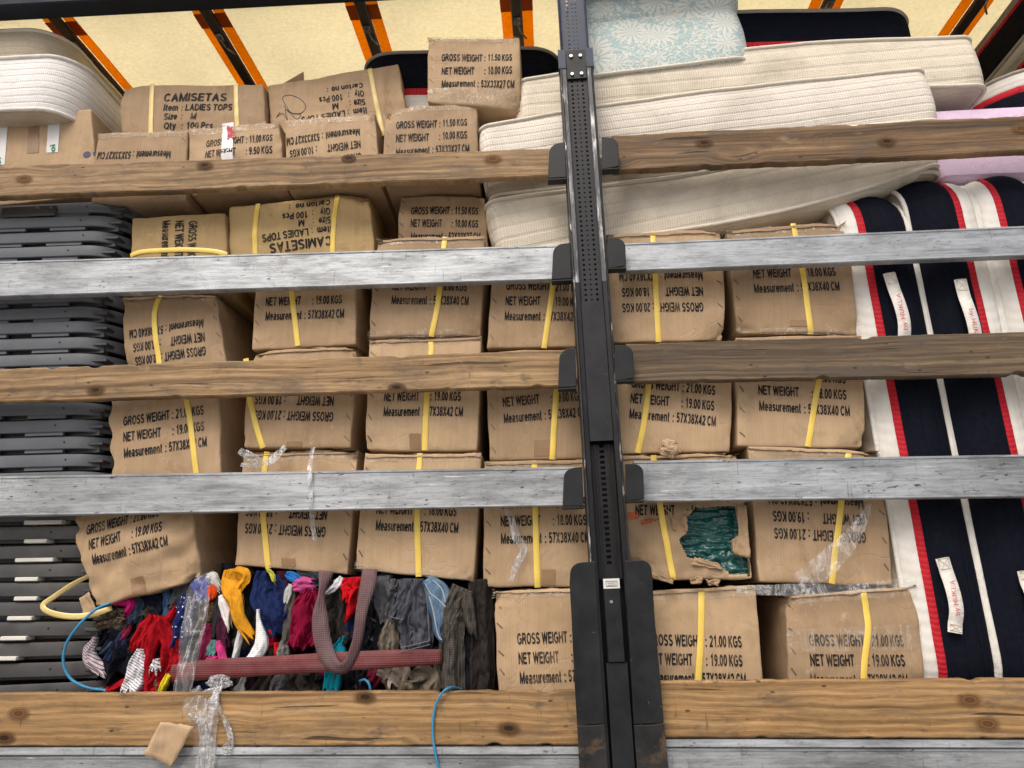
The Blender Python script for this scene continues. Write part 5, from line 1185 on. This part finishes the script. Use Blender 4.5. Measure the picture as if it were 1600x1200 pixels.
# ------------------------------------------------------------------ clothes
def sheet(b, st, Y, seed, si, nf=1.5, amp=None, layers=2):
    st = [q if len(q) == 4 else (q[0], q[1], q[2], 0.0) for q in st]
    C3 = np.array([list(P(x, y, Y + dy)) + [w_ * 1.12 * mpp(x, y, Y)] for x, y, w_, dy in st]); n = 46; Q = cr(C3, n)
    ln = float(sum(np.linalg.norm(C3[i + 1, :3] - C3[i, :3]) for i in range(len(C3) - 1)))
    wm = float(np.mean(C3[:, 3])); M = max(14, min(44, int(wm / .0022))); r_ = random.Random(seed * 101 + si * 7)
    for layer in range(layers):
        A = (amp or min(.017, max(.004, wm * .20))); ph = r_.uniform(0, 6.3); sh = r_.uniform(-.10, .10); sc = 1.0 if layer == 0 else r_.uniform(.78, 1.05); dl = .010 * layer
        tw = r_.uniform(-1.2, 1.2); f0 = nf * r_.uniform(.8, 1.3) * (1 + wm * 6); G = []
        for i in range(n):
            v = i / (n - 1); p = Q[i, :3]; wd = max(.003, Q[i, 3]) / 2 * sc
            t = Q[min(i + 1, n - 1), :3] - Q[max(i - 1, 0), :3]; t[1] *= .3; L_ = np.linalg.norm(t) + 1e-9; t /= L_; s = np.array([t[2], 0, -t[0]]); s /= np.linalg.norm(s) + 1e-9
            row = []
            gather = .80 + .20 * min(1, v / .35)                       # bunched where it is pinched at the top
            for k in range(M + 1):
                u = -1 + 2 * k / M
                x = u * f0 + ph + tw * v + 1.1 * nz(v * 2.6 + seed, u * 1.3, si + layer)
                z1 = abs((x / 1.6) % 2 - 1) * 2 - 1; z1 = math.copysign(abs(z1) ** .8, z1)
                cz = nz(u * 3 + seed, v * ln * 26, si + 3 + layer); c2 = abs(nz(u * 5 + seed * 2, v * ln * 48 + u * 2, si + 8))
                d = A * (z1 * (.5 + .5 * v) + .8 * cz - .8 * c2) - .022 * abs(u) ** 3 * min(1, wm / .06) - dl
                hem = (.018 + .02 * wm) * nz(u * 2.2 + seed, 5, si + layer) * v ** 4 * 2
                row.append(p + s * (wd * gather * (u + sh) + .18 * wd * nz(v * 5 + seed, u * .6, si + 20)) + t * hem + np.array([0, -1, 0]) * d)
            G.append(row)
        b.grid(G, flip=True)
def cloth(name, label, cat, col, strands, Y=.10, kind='plain', col2=None, seed=0, scale=1.0):
    mat = fabric('cloth_%d' % seed, col, col2, kind, scale); b = MB()
    for si, st in enumerate(strands): sheet(b, st, Y, seed, si)
    o = b.build(name, mat); m = o.modifiers.new('thickness', 'SOLIDIFY'); m.thickness = .0014; m.offset = 0
    return tag(o, label, cat, 'clothes stuffed under the cartons')
CL = [
 ('sweater', 'bright red sweater with dangling sleeve over striped shirt', 'sweater', (.30, .004, .010), [[(236, 962, 18), (222, 985, 22), (206, 1010, 19)], [(246, 962, 24), (233, 1000, 26, -.01), (224, 1040, 22), (222, 1082, 24)], [(250, 966, 26, -.01), (262, 1010, 32), (258, 1042, 30), (226, 1080, 30)], [(243, 986, 14), (262, 966, 15), (274, 950, 12)], [(230, 1060, 24, .02), (196, 1070, 20, .02), (165, 1084, 16, .02)]], .075, 'plain', None, 1),
 ('shirt', 'white pinstriped shirt hanging in front of the red sweater', 'shirt', (.72, .71, .72), [[(217, 1014, 12), (210, 1045, 26), (202, 1084, 30)], [(240, 1030, 10, .0), (240, 1050, 18, .0)]], .065, 'stripe', (.12, .12, .2), 2),
 ('blouse', 'navy polka dot blouse under clear film', 'blouse', (.012, .022, .10), [[(292, 928, 18), (282, 965, 32), (270, 1012, 24)]], .075, 'dots', (.7, .7, .75), 3),
 ('trousers', 'large black trousers at the left end of the pile', 'trousers', (.006, .007, .012), [[(178, 965, 50), (180, 1010, 70), (176, 1056, 64)]], .10, 'plain', None, 4),
 ('blouse', 'pale pink pinstripe blouse at far left of the clothes', 'blouse', (.55, .48, .50), [[(146, 996, 8), (136, 1026, 20), (158, 1052, 14)]], .095, 'stripe', (.1, .05, .09), 5),
 ('hat', 'brown tweed hat below the yellow strap', 'hat', (.035, .028, .02), [[(147, 972, 24), (170, 968, 28), (196, 962, 24)]], .085, 'tweed', (.14, .11, .07), 6),
 ('scarf', 'magenta scarf peeking out below the crushed carton', 'scarf', (.40, .01, .12), [[(176, 942, 10), (190, 940, 12), (202, 944, 12), (196, 958, 8)]], .075, 'plain', None, 7),
 ('jacket', 'slate blue jacket sleeve below the crushed carton', 'jacket', (.035, .05, .085), [[(206, 932, 18), (210, 955, 24), (204, 974, 18)]], .09, 'plain', None, 8),
 ('sweater', 'dark navy sweater beside the slate blue sleeve', 'sweater', (.008, .011, .022), [[(226, 928, 36), (238, 945, 34), (240, 962, 20)]], .10, 'plain', None, 9),
 ('jeans', 'small blue jeans leg behind the red sweater', 'jeans', (.02, .05, .11), [[(259, 920, 15), (260, 945, 18), (258, 965, 16)]], .09, 'denim', (.05, .1, .18), 10),
 ('vest', 'charcoal vest left of the royal blue shirt', 'vest', (.045, .045, .05), [[(284, 905, 26), (279, 930, 28), (270, 952, 20)]], .085, 'plain', None, 11),
 ('shirt', 'royal blue shirt at the top under the plastic film', 'shirt', (.03, .05, .28), [[(300, 908, 20), (312, 920, 28), (318, 940, 22)]], .08, 'plain', None, 12),
 ('sock', 'bright orange sock beside the royal blue shirt', 'sock', (.72, .07, .01), [[(328, 914, 9), (330, 924, 15), (327, 936, 8)]], .06, 'plain', None, 13),
 ('vest', 'light grey vest strap above the orange sock', 'vest', (.52, .52, .50), [[(322, 900, 9), (331, 902, 12), (341, 921, 8)]], .065, 'plain', None, 14),
 ('scarf', 'brown tweed scarf below the orange sock', 'scarf', (.12, .065, .028), [[(326, 940, 20), (322, 960, 24), (317, 980, 18)]], .075, 'tweed', (.03, .02, .015), 15),
 ('leggings', 'dark grey green leggings beside the yellow garment', 'leggings', (.025, .03, .03), [[(342, 922, 14), (335, 955, 14), (332, 995, 10)]], .075, 'plain', None, 16),
 ('cardigan', 'mustard yellow cardigan hanging with one long sleeve', 'cardigan', (.66, .30, .02), [[(354, 890, 22), (356, 912, 30), (362, 936, 24, -.01), (368, 965, 17, -.01), (388, 994, 14)], [(366, 890, 14), (381, 900, 18), (374, 918, 12)]], .06, 'plain', None, 17),
 ('strap_top', 'white strap top right below the mustard cardigan', 'top', (.70, .69, .69), [[(344, 930, 9), (350, 952, 14), (355, 978, 5)]], .068, 'plain', None, 18),
 ('leggings', 'plum leggings above the pink sock', 'leggings', (.065, .015, .035), [[(346, 958, 16), (346, 985, 19), (350, 1012, 12)]], .075, 'plain', None, 19),
 ('trousers', 'black trousers between the mustard sleeve and white sock', 'trousers', (.008, .009, .011), [[(362, 960, 22), (366, 1000, 26), (360, 1034, 20)]], .095, 'plain', None, 20),
 ('shirt', 'black shirt between mustard cardigan and navy sweater', 'shirt', (.006, .006, .008), [[(392, 892, 24), (384, 925, 30), (388, 955, 34), (396, 985, 22)]], .085, 'plain', None, 21),
 ('sweater', 'large navy blue sweater in the middle of the pile', 'sweater', (.012, .022, .085), [[(410, 892, 28), (406, 925, 38), (418, 958, 36, -.01), (430, 992, 20)], [(426, 900, 20, .01), (438, 935, 32, .01), (434, 975, 20, .01)]], .065, 'plain', None, 22),
 ('belt', 'thin yellow green belt end above the navy sweater', 'belt', (.5, .5, .08), [[(416, 889, 4), (423, 896, 5), (427, 908, 4)]], .055, 'plain', None, 23),
 ('sweater', 'dark maroon sweater right of the navy one', 'sweater', (.055, .008, .02), [[(440, 892, 22), (438, 912, 24), (434, 930, 16)]], .085, 'ribbed', None, 24),
 ('swimsuit', 'bright blue cloth tucked under the carton edge', 'cloth', (.02, .14, .42), [[(446, 897, 10), (456, 902, 13), (474, 909, 8)]], .075, 'plain', None, 25),
 ('jacket', 'dark teal grey jacket behind the webbing loop', 'jacket', (.03, .04, .05), [[(462, 895, 12), (482, 900, 18), (496, 908, 14)]], .085, 'plain', None, 26),
 ('top', 'pink top above the crimson dress', 'top', (.45, .07, .22), [[(456, 918, 14), (468, 914, 20), (488, 914, 18)]], .065, 'plain', None, 27),
 ('dress', 'crimson dress hanging left of the webbing loop', 'dress', (.20, .004, .03), [[(484, 920, 30), (474, 950, 48), (468, 985, 46), (464, 1010, 40)]], .068, 'plain', None, 28),
 ('cardigan', 'olive grey cardigan left of the crimson dress', 'cardigan', (.085, .085, .07), [[(457, 922, 12), (449, 960, 15), (446, 1000, 14)]], .08, 'plain', None, 29),
 ('vest', 'pale grey strap above the olive cardigan', 'vest', (.42, .42, .40), [[(454, 913, 8), (449, 928, 10), (446, 942, 7)]], .07, 'plain', None, 30),
 ('sock', 'long white sports sock hanging over the webbing', 'sock', (.76, .77, .77), [[(402, 952, 4), (403, 975, 9), (407, 1004, 20), (398, 1026, 22), (386, 1042, 20)]], .052, 'ribbed', None, 31),
 ('sock', 'narrow white sock left of the long sports sock', 'sock', (.66, .67, .68), [[(374, 986, 9), (369, 1008, 9), (363, 1032, 8)]], .065, 'plain', None, 32),
 ('shirt', 'small scarlet shirt corner below the navy sweater', 'shirt', (.55, .008, .015), [[(412, 976, 12), (418, 992, 19), (420, 1008, 14)], [(430, 1004, 8), (432, 1028, 6)]], .078, 'plain', None, 33),
 ('sock', 'teal baby sock above the pink one', 'sock', (.09, .22, .21), [[(332, 1000, 9), (330, 1014, 14), (328, 1026, 14)]], .062, 'plain', None, 34),
 ('sock', 'hot pink pair of socks hanging over the webbing end', 'sock', (.60, .05, .21), [[(338, 1002, 9), (343, 1022, 12), (351, 1046, 13)], [(327, 1026, 15), (330, 1040, 17)]], .055, 'plain', None, 35),
 ('scarf', 'burgundy scarf left of the teal sock', 'scarf', (.17, .012, .05), [[(322, 975, 22), (322, 995, 18), (314, 1034, 12)]], .072, 'plain', None, 36),
 ('shirt', 'mid grey shirt tail above the webbing centre', 'shirt', (.17, .16, .155), [[(444, 995, 14), (440, 1015, 18), (438, 1034, 16)]], .08, 'plain', None, 37),
 ('jacket', 'dark brown zip jacket inside the webbing loop', 'jacket', (.03, .025, .022), [[(524, 905, 30), (524, 950, 42), (524, 1000, 40)]], .095, 'plain', None, 38),
 ('scarf', 'small white scrap at the top inside the webbing loop', 'scarf', (.68, .70, .74), [[(533, 902, 8), (524, 914, 12), (513, 924, 6)]], .07, 'plain', None, 39),
 ('top', 'scarlet red top inside the webbing loop', 'top', (.50, .006, .012), [[(548, 902, 30), (548, 918, 32), (545, 934, 20)], [(550, 934, 10, .01), (548, 950, 14, .01), (541, 966, 6, .01)]], .065, 'plain', None, 40),
 ('scarf', 'turquoise scarf above and below the webbing', 'scarf', (.01, .28, .38), [[(536, 994, 8), (528, 1015, 20), (522, 1045, 26), (516, 1080, 24)]], .082, 'ribbed', None, 41),
 ('trousers', 'black trousers folded right of the webbing loop', 'trousers', (.006, .007, .01), [[(572, 920, 34), (578, 965, 50), (572, 1022, 50)]], .10, 'plain', None, 42),
 ('sweatshirt', 'grey sweatshirt with hanging sleeve left of the denim', 'sweatshirt', (.085, .087, .095), [[(596, 900, 34), (600, 940, 30), (600, 975, 18)], [(622, 905, 30), (618, 935, 40)]], .085, 'plain', None, 43),
 ('jacket', 'washed black denim jacket with stitched cuff', 'jacket', (.06, .064, .08), [[(646, 904, 44), (644, 945, 50), (650, 985, 48), (648, 1016, 44)], [(640, 908, 22, -.015), (630, 940, 24, -.02), (618, 966, 24, -.02)]], .068, 'denim', (.11, .115, .135), 44),
 ('cloth', 'taupe fabric hanging below the denim cuff', 'cloth', (.16, .135, .105), [[(609, 968, 14), (606, 995, 28), (604, 1026, 30)]], .08, 'plain', None, 45),
 ('jeans', 'light blue jeans crumpled under the carton edge', 'jeans', (.085, .16, .26), [[(666, 905, 22), (682, 928, 36), (686, 960, 28), (684, 985, 16), (690, 1002, 6)]], .07, 'denim', (.32, .42, .52), 46),
 ('sweater', 'grey brown chunky knit sweater hanging straight down', 'sweater', (.085, .075, .065), [[(722, 918, 40), (706, 960, 38), (704, 1010, 36), (704, 1082, 34)], [(728, 925, 18, -.008), (732, 960, 18, -.008), (738, 990, 12)]], .065, 'knit', None, 47),
 ('coat', 'dark brown coat at the right end beside the carton', 'coat', (.025, .021, .02), [[(748, 905, 40), (752, 990, 34), (752, 1084, 32)]], .085, 'plain', None, 48),
 ('trousers', 'black trouser leg between knit sweater and brown coat', 'trousers', (.007, .008, .012), [[(730, 985, 26), (732, 1084, 28)]], .10, 'plain', None, 49),
 ('shirt', 'crumpled beige shirt under the webbing', 'shirt', (.30, .245, .20), [[(590, 1044, 30), (612, 1050, 42), (618, 1074, 30)]], .075, 'plain', None, 50),
 ('trousers', 'khaki trousers at the lower right of the pile', 'trousers', (.14, .115, .085), [[(644, 1048, 24), (656, 1062, 60), (648, 1086, 70)]], .08, 'plain', None, 51),
 ('shirt', 'dark navy shirt right of the khaki trousers', 'shirt', (.013, .018, .04), [[(676, 1012, 34), (682, 1040, 36), (684, 1080, 30)]], .10, 'plain', None, 52),
 ('trousers', 'dark brown trousers below the webbing centre', 'trousers', (.045, .037, .034), [[(484, 1046, 44), (470, 1064, 70), (462, 1088, 70)]], .085, 'plain', None, 53),
 ('shirt', 'grey bunched shirt left of the dark brown trousers', 'shirt', (.14, .135, .135), [[(446, 1050, 20), (434, 1066, 22), (424, 1082, 18)]], .078, 'plain', None, 54),
 ('shirt', 'olive brown shirt below the white sports sock', 'shirt', (.075, .068, .05), [[(424, 1010, 34), (416, 1050, 30), (398, 1086, 26)]], .092, 'plain', None, 55),
 ('underwear', 'small white cloth below the webbing left of centre', 'cloth', (.62, .64, .65), [[(381, 1054, 5), (376, 1070, 12), (370, 1084, 18)]], .085, 'plain', None, 56),
 ('skirt', 'dark plum skirt below the webbing', 'skirt', (.035, .014, .028), [[(392, 1050, 16), (388, 1084, 22)]], .088, 'plain', None, 57),
 ('shirt', 'navy cloth behind the film below the webbing end', 'shirt', (.014, .024, .075), [[(310, 1050, 40), (322, 1084, 50)]], .095, 'plain', None, 58),
 ('t_shirt', 'black t-shirt below the turquoise scarf end', 't-shirt', (.008, .009, .013), [[(552, 1044, 30), (556, 1086, 46)]], .095, 'plain', None, 59),
 ('scarf', 'yellow tag-like scarf end low beside the film', 'scarf', (.62, .50, .02), [[(262, 1054, 10), (254, 1070, 11), (248, 1084, 10)]], .072, 'plain', None, 60),
 ('scarf', 'brown patterned cloth beside the yellow scarf end', 'scarf', (.06, .045, .035), [[(244, 1062, 18), (246, 1086, 24)]], .085, 'tweed', (.12, .1, .08), 61),
]
for (nm, lb, ct, col, st, Y, kd, c2, sd) in CL: cloth(nm, lb, ct, col, st, Y, kd, c2, sd)
def seam(owner, pts, Y, mat, r=.0011):
    b = MB(); b.tube(cr([P(x, y, Y) for x, y in pts], 24), r, 5); b.build('seam', mat, owner)
GOT = {o.get('label'): o for o in COL.objects if o.get('label')}
M_thread = fabric('pale_thread', (.42, .43, .42), var=.1)
jn = GOT['light blue jeans crumpled under the carton edge']
for q in ([(664, 910), (672, 926), (684, 936), (696, 948)], [(670, 930), (677, 955), (684, 990), (690, 1000)], [(676, 906), (690, 920), (696, 940)]): seam(jn, q, .047, M_thread, .0016)
dj = GOT['washed black denim jacket with stitched cuff']; M_dthread = fabric('grey_thread', (.16, .165, .19), var=.1)
for q in ([(626, 1012), (640, 1009), (656, 1005), (672, 1001)], [(626, 1018), (640, 1015), (656, 1011), (672, 1007)], [(607, 962), (618, 966), (630, 968)], [(664, 915), (668, 950), (671, 1000)]): seam(dj, q, .040, M_dthread)
# dark mass of clothes behind
G = []
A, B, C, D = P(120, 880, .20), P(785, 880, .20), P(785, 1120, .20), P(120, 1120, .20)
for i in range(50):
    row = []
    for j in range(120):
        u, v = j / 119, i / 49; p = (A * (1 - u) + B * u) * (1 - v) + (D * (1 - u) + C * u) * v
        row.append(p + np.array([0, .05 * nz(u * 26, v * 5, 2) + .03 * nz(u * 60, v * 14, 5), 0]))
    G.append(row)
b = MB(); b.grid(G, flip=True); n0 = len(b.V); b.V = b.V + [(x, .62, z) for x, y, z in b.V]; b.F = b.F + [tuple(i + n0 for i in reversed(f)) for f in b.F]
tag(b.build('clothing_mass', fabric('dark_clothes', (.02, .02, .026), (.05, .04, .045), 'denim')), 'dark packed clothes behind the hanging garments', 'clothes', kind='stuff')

# uncountable rags between and behind the garments
RAGC = [(.012, .013, .018), (.03, .028, .03), (.05, .045, .045), (.015, .025, .07), (.09, .08, .07), (.07, .012, .02), (.02, .02, .024), (.14, .13, .12), (.03, .06, .10), (.06, .05, .03), (.22, .02, .05), (.008, .008, .01)]
rr = random.Random(5); rag_b = [MB() for _ in RAGC]
for k in range(150):
    x = rr.uniform(165, 745); y = rr.uniform(893, 1062); a = rr.gauss(0, .5); l_ = rr.uniform(18, 48); w_ = rr.uniform(12, 30)
    if y < 955 - (x - 140) * .22: continue
    if y + l_ > 1096: l_ = 1096 - y
    q = [(x, y, w_ * .6), (x + math.sin(a) * l_ * .5, y + l_ * .5, w_, -.006), (x + math.sin(a * 1.4) * l_, y + l_, w_ * rr.uniform(.5, 1.1), rr.uniform(0, .01))]
    sheet(rag_b[k % len(RAGC)], q, rr.uniform(.098, .125), 200 + k, 0, nf=2.0, layers=1)
V = []; F = []; MI = []
for i, rb in enumerate(rag_b):
    n0 = len(V); V += rb.V; F += [tuple(j + n0 for j in f) for f in rb.F]; MI += [i] * len(rb.F)
o = mk('rag_pile', V, F, fabric('rag_0', RAGC[0]))
for i in range(1, len(RAGC)): o.data.materials.append(fabric('rag_%d' % i, RAGC[i], (.12, .12, .13), ('plain', 'denim', 'ribbed', 'plain')[i % 4]))
o.data.polygons.foreach_set('material_index', MI)
tag(o, 'dense jumble of small mixed rags packed between the garments', 'rags', kind='stuff')

# ------------------------------------------------------------------ webbing, cords, film
def ribbon(name, pts, mat, label, cat, width=None, th=.002, parent=None, n=60, crink=0.0, seed=0, group=None):
    # pts: (px, py, Y, half-width px left, twist in degrees)
    C = np.array([list(P(p[0], p[1], p[2])) + [p[3] * mpp(p[0], p[1], p[2]), p[4]] for p in pts]); Q = cr(C, n); G = []
    K = 7 if crink else 3
    for i in range(n):
        t = Q[min(i + 1, n - 1), :3] - Q[max(i - 1, 0), :3]; t /= np.linalg.norm(t); s = np.cross(t, [0, 1, 0]); s /= np.linalg.norm(s) + 1e-9
        nn = np.cross(s, t); a = math.radians(Q[i, 4]); s2 = s * math.cos(a) + nn * math.sin(a); row = []
        for k in range(K + 1):
            e = -1 + 2 * k / K; p = Q[i, :3] + s2 * Q[i, 3] * e
            if crink: p = p + np.array([crink * .4 * nz(i * .35 + seed, e * 2, 4), crink * nz(i * .5 + seed, e * 3, seed), crink * .3 * nz(i * .4, e * 2, seed + 2)])
            row.append(p)
        G.append(row)
    b = MB(); b.grid(G); o = b.build(name, mat, parent)
    m = o.modifiers.new('thickness', 'SOLIDIFY'); m.thickness = th; m.offset = 0
    if label: tag(o, label, cat, group)
    return o
ribbon('webbing_strap', [(248, 1054, .11, 12, 0), (285, 1051, .06, 14, 0), (330, 1046, .045, 15, 0), (440, 1039, .04, 14, 0), (520, 1034, .04, 14, 0), (620, 1029, .043, 13, 0), (690, 1026, .07, 11, 0)], M_web, 'maroon webbing strap running flat across the clothes', 'strap')
ribbon('webbing_strap', [(510, 892, .06, 12, 0), (503, 925, .04, 6, 50), (500, 965, .03, 12, 20), (505, 1005, .03, 13, 10), (520, 1038, .028, 12, -15), (540, 1042, .028, 10, -40), (557, 1005, .03, 8, -25), (565, 955, .03, 9, -10), (574, 915, .04, 12, 0), (578, 890, .06, 12, 0)], M_web_grey, 'faded maroon webbing loop hanging from under the cartons', 'strap', n=90)
def cord(name, pts, r, mat, label, cat, group=None, k=8, n=60):
    b = MB(); b.tube(cr([P(x, y, Y) for x, y, Y in pts], n), r, k); return tag(b.build(name, mat), label, cat, group)
cord('cord', [(172, 942, .06), (150, 952, .05), (125, 975, .045), (104, 1005, .045), (99, 1035, .045), (110, 1060, .05), (135, 1074, .055), (165, 1079, .07)], .0042, M_cord, 'blue cord curving in front of the dark frames', 'cord', 'blue cords')
cord('cord', [(720, 1077, .06), (704, 1074, .0), (690, 1084, -.012), (679, 1108, -.008), (676, 1140, -.008), (679, 1170, -.01), (688, 1215, -.012)], .0034, M_cord, 'blue cord hanging down over the honey coloured plank', 'cord', 'blue cords')
cord('cord', [(562, 1064, .07), (570, 1062, .06), (577, 1070, .055), (580, 1090, .06)], .0036, M_cord, 'short blue cord end below the webbing loop', 'cord', 'blue cords')
ribbon('loose_strap', [(138, 900, .06, 3.5, 60), (112, 914, .05, 4, 40), (85, 932, .045, 4, 30), (67, 946, .04, 4, 10), (78, 957, .04, 4.5, -10), (108, 963, .045, 4.5, 0), (140, 961, .055, 4.5, 0), (175, 950, .08, 4, 0)], M_strap_pale, 'loose yellow strap end looping out beside the crushed carton', 'strap', th=.001)
# film over the clothes and hanging over the plank
ribbon('plastic_film', [(336, 895, .045, 6, 0), (312, 920, .04, 16, 20), (306, 960, .03, 19, 0), (298, 1000, .025, 17, 15), (293, 1035, .02, 15, 0), (284, 1084, .02, 14, 10)], M_film, 'clear crinkled plastic film strip hanging over the clothes', 'plastic film', crink=.006, seed=3, th=.0006)
fr = empty('film_tangle', P(320, 1165, -.02), 'tangle of clear plastic film draped over the honey plank', 'plastic film')
ribbon('film_sheet', [(300, 1078, .01, 14, 0), (305, 1105, -.012, 18, 15), (312, 1140, -.02, 14, -20), (320, 1175, -.015, 20, 10), (300, 1215, -.014, 26, 0)], M_film, None, None, parent=fr, crink=.009, seed=7, th=.0006)
ribbon('film_sheet', [(330, 1075, .012, 14, 0), (328, 1105, -.012, 16, -15), (325, 1150, -.015, 12, 20), (318, 1215, -.012, 16, 0)], M_film_thick, None, None, parent=fr, crink=.009, seed=12, th=.0006)
ribbon('film_twist', [(342, 1072, .012, 7, 0), (337, 1092, -.014, 5, 40), (347, 1115, -.014, 4, 80), (357, 1140, -.014, 4, 20), (361, 1158, -.014, 5, 50), (355, 1170, -.014, 8, 0), (356, 1180, -.014, 4, 0)], M_film_thick, None, None, parent=fr, crink=.008, seed=17, th=.001)
ribbon('film_twist', [(296, 1112, -.016, 4, 0), (306, 1122, -.018, 5, 50), (318, 1134, -.018, 5, 10), (320, 1142, -.018, 4, 0)], M_film_thick, None, None, parent=fr, crink=.008, seed=19, th=.001)
crumple('film_bunch', 342, 1066, .03, .024, M_film_thick, 'bunched clear plastic film knot above the plank', 'plastic film', (1.5, .7, .8), 5)
o = scrap([(252, 1128), (305, 1134), (268, 1198), (226, 1178)], -.035, M_card, 'cardboard_scrap', None, .01, seed=21, th=.004); tag(o, 'torn brown cardboard tag caught in the film over the plank', 'cardboard')
ribbon('plastic_string', [(489, 699, .05, 3.5, 0), (486, 715, .02, 3, 20), (484, 732, -.006, 4, 0), (485, 762, -.008, 4, 10), (486, 792, -.006, 3, 0), (488, 815, .03, 4, 0), (492, 846, .06, 3, 0)], M_film_thick, 'clear plastic string tied over the left aluminium slat', 'string', crink=.003, seed=5, th=.001)
bw = empty('plastic_bow', P(412, 728, .05), 'white plastic film bow knotted on the upside-down carton', 'plastic film')
ribbon('bow_loop', [(412, 726, .05, 4, 0), (395, 716, .045, 8, 20), (374, 704, .05, 5, 0)], M_film_thick, None, None, parent=bw, crink=.006, seed=2, th=.001)
ribbon('bow_loop', [(412, 726, .05, 4, 0), (428, 716, .045, 8, 20), (446, 698, .05, 4, 0)], M_film_thick, None, None, parent=bw, crink=.006, seed=4, th=.001)
ribbon('bow_loop', [(412, 726, .05, 3, 0), (392, 728, .045, 4, 20), (376, 726, .05, 3, 0)], M_film_thick, None, None, parent=bw, crink=.006, seed=6, th=.001)
ribbon('plastic_film', [(790, 796, .06, 3, 0), (800, 812, .06, 5, 20), (806, 838, .06, 7, 0), (818, 858, .06, 6, 10), (806, 885, .06, 6, 20), (796, 908, .06, 4, 0)], M_film_thick, 'torn film strip stuck on carton left of the pillar', 'plastic film', crink=.004, seed=8, th=.0006)
ribbon('plastic_film', [(1150, 921, .06, 5, 0), (1200, 922, .055, 8, 0), (1260, 921, .05, 9, 10), (1330, 920, .05, 7, 0), (1400, 912, .055, 7, 0), (1432, 908, .06, 4, 0)], M_film, 'clear stretch film strip running between two cartons at lower right', 'plastic film', crink=.006, seed=14, th=.0006)
ribbon('plastic_film', [(1360, 786, .055, 3, 0), (1352, 805, .05, 7, 10), (1334, 835, .05, 12, 0), (1305, 868, .05, 17, -10), (1275, 893, .05, 18, 10), (1245, 908, .055, 10, 0)], M_film, 'crinkled clear film dragged diagonally over the upside-down carton at lower right', 'plastic film', crink=.008, seed=24, th=.0006)
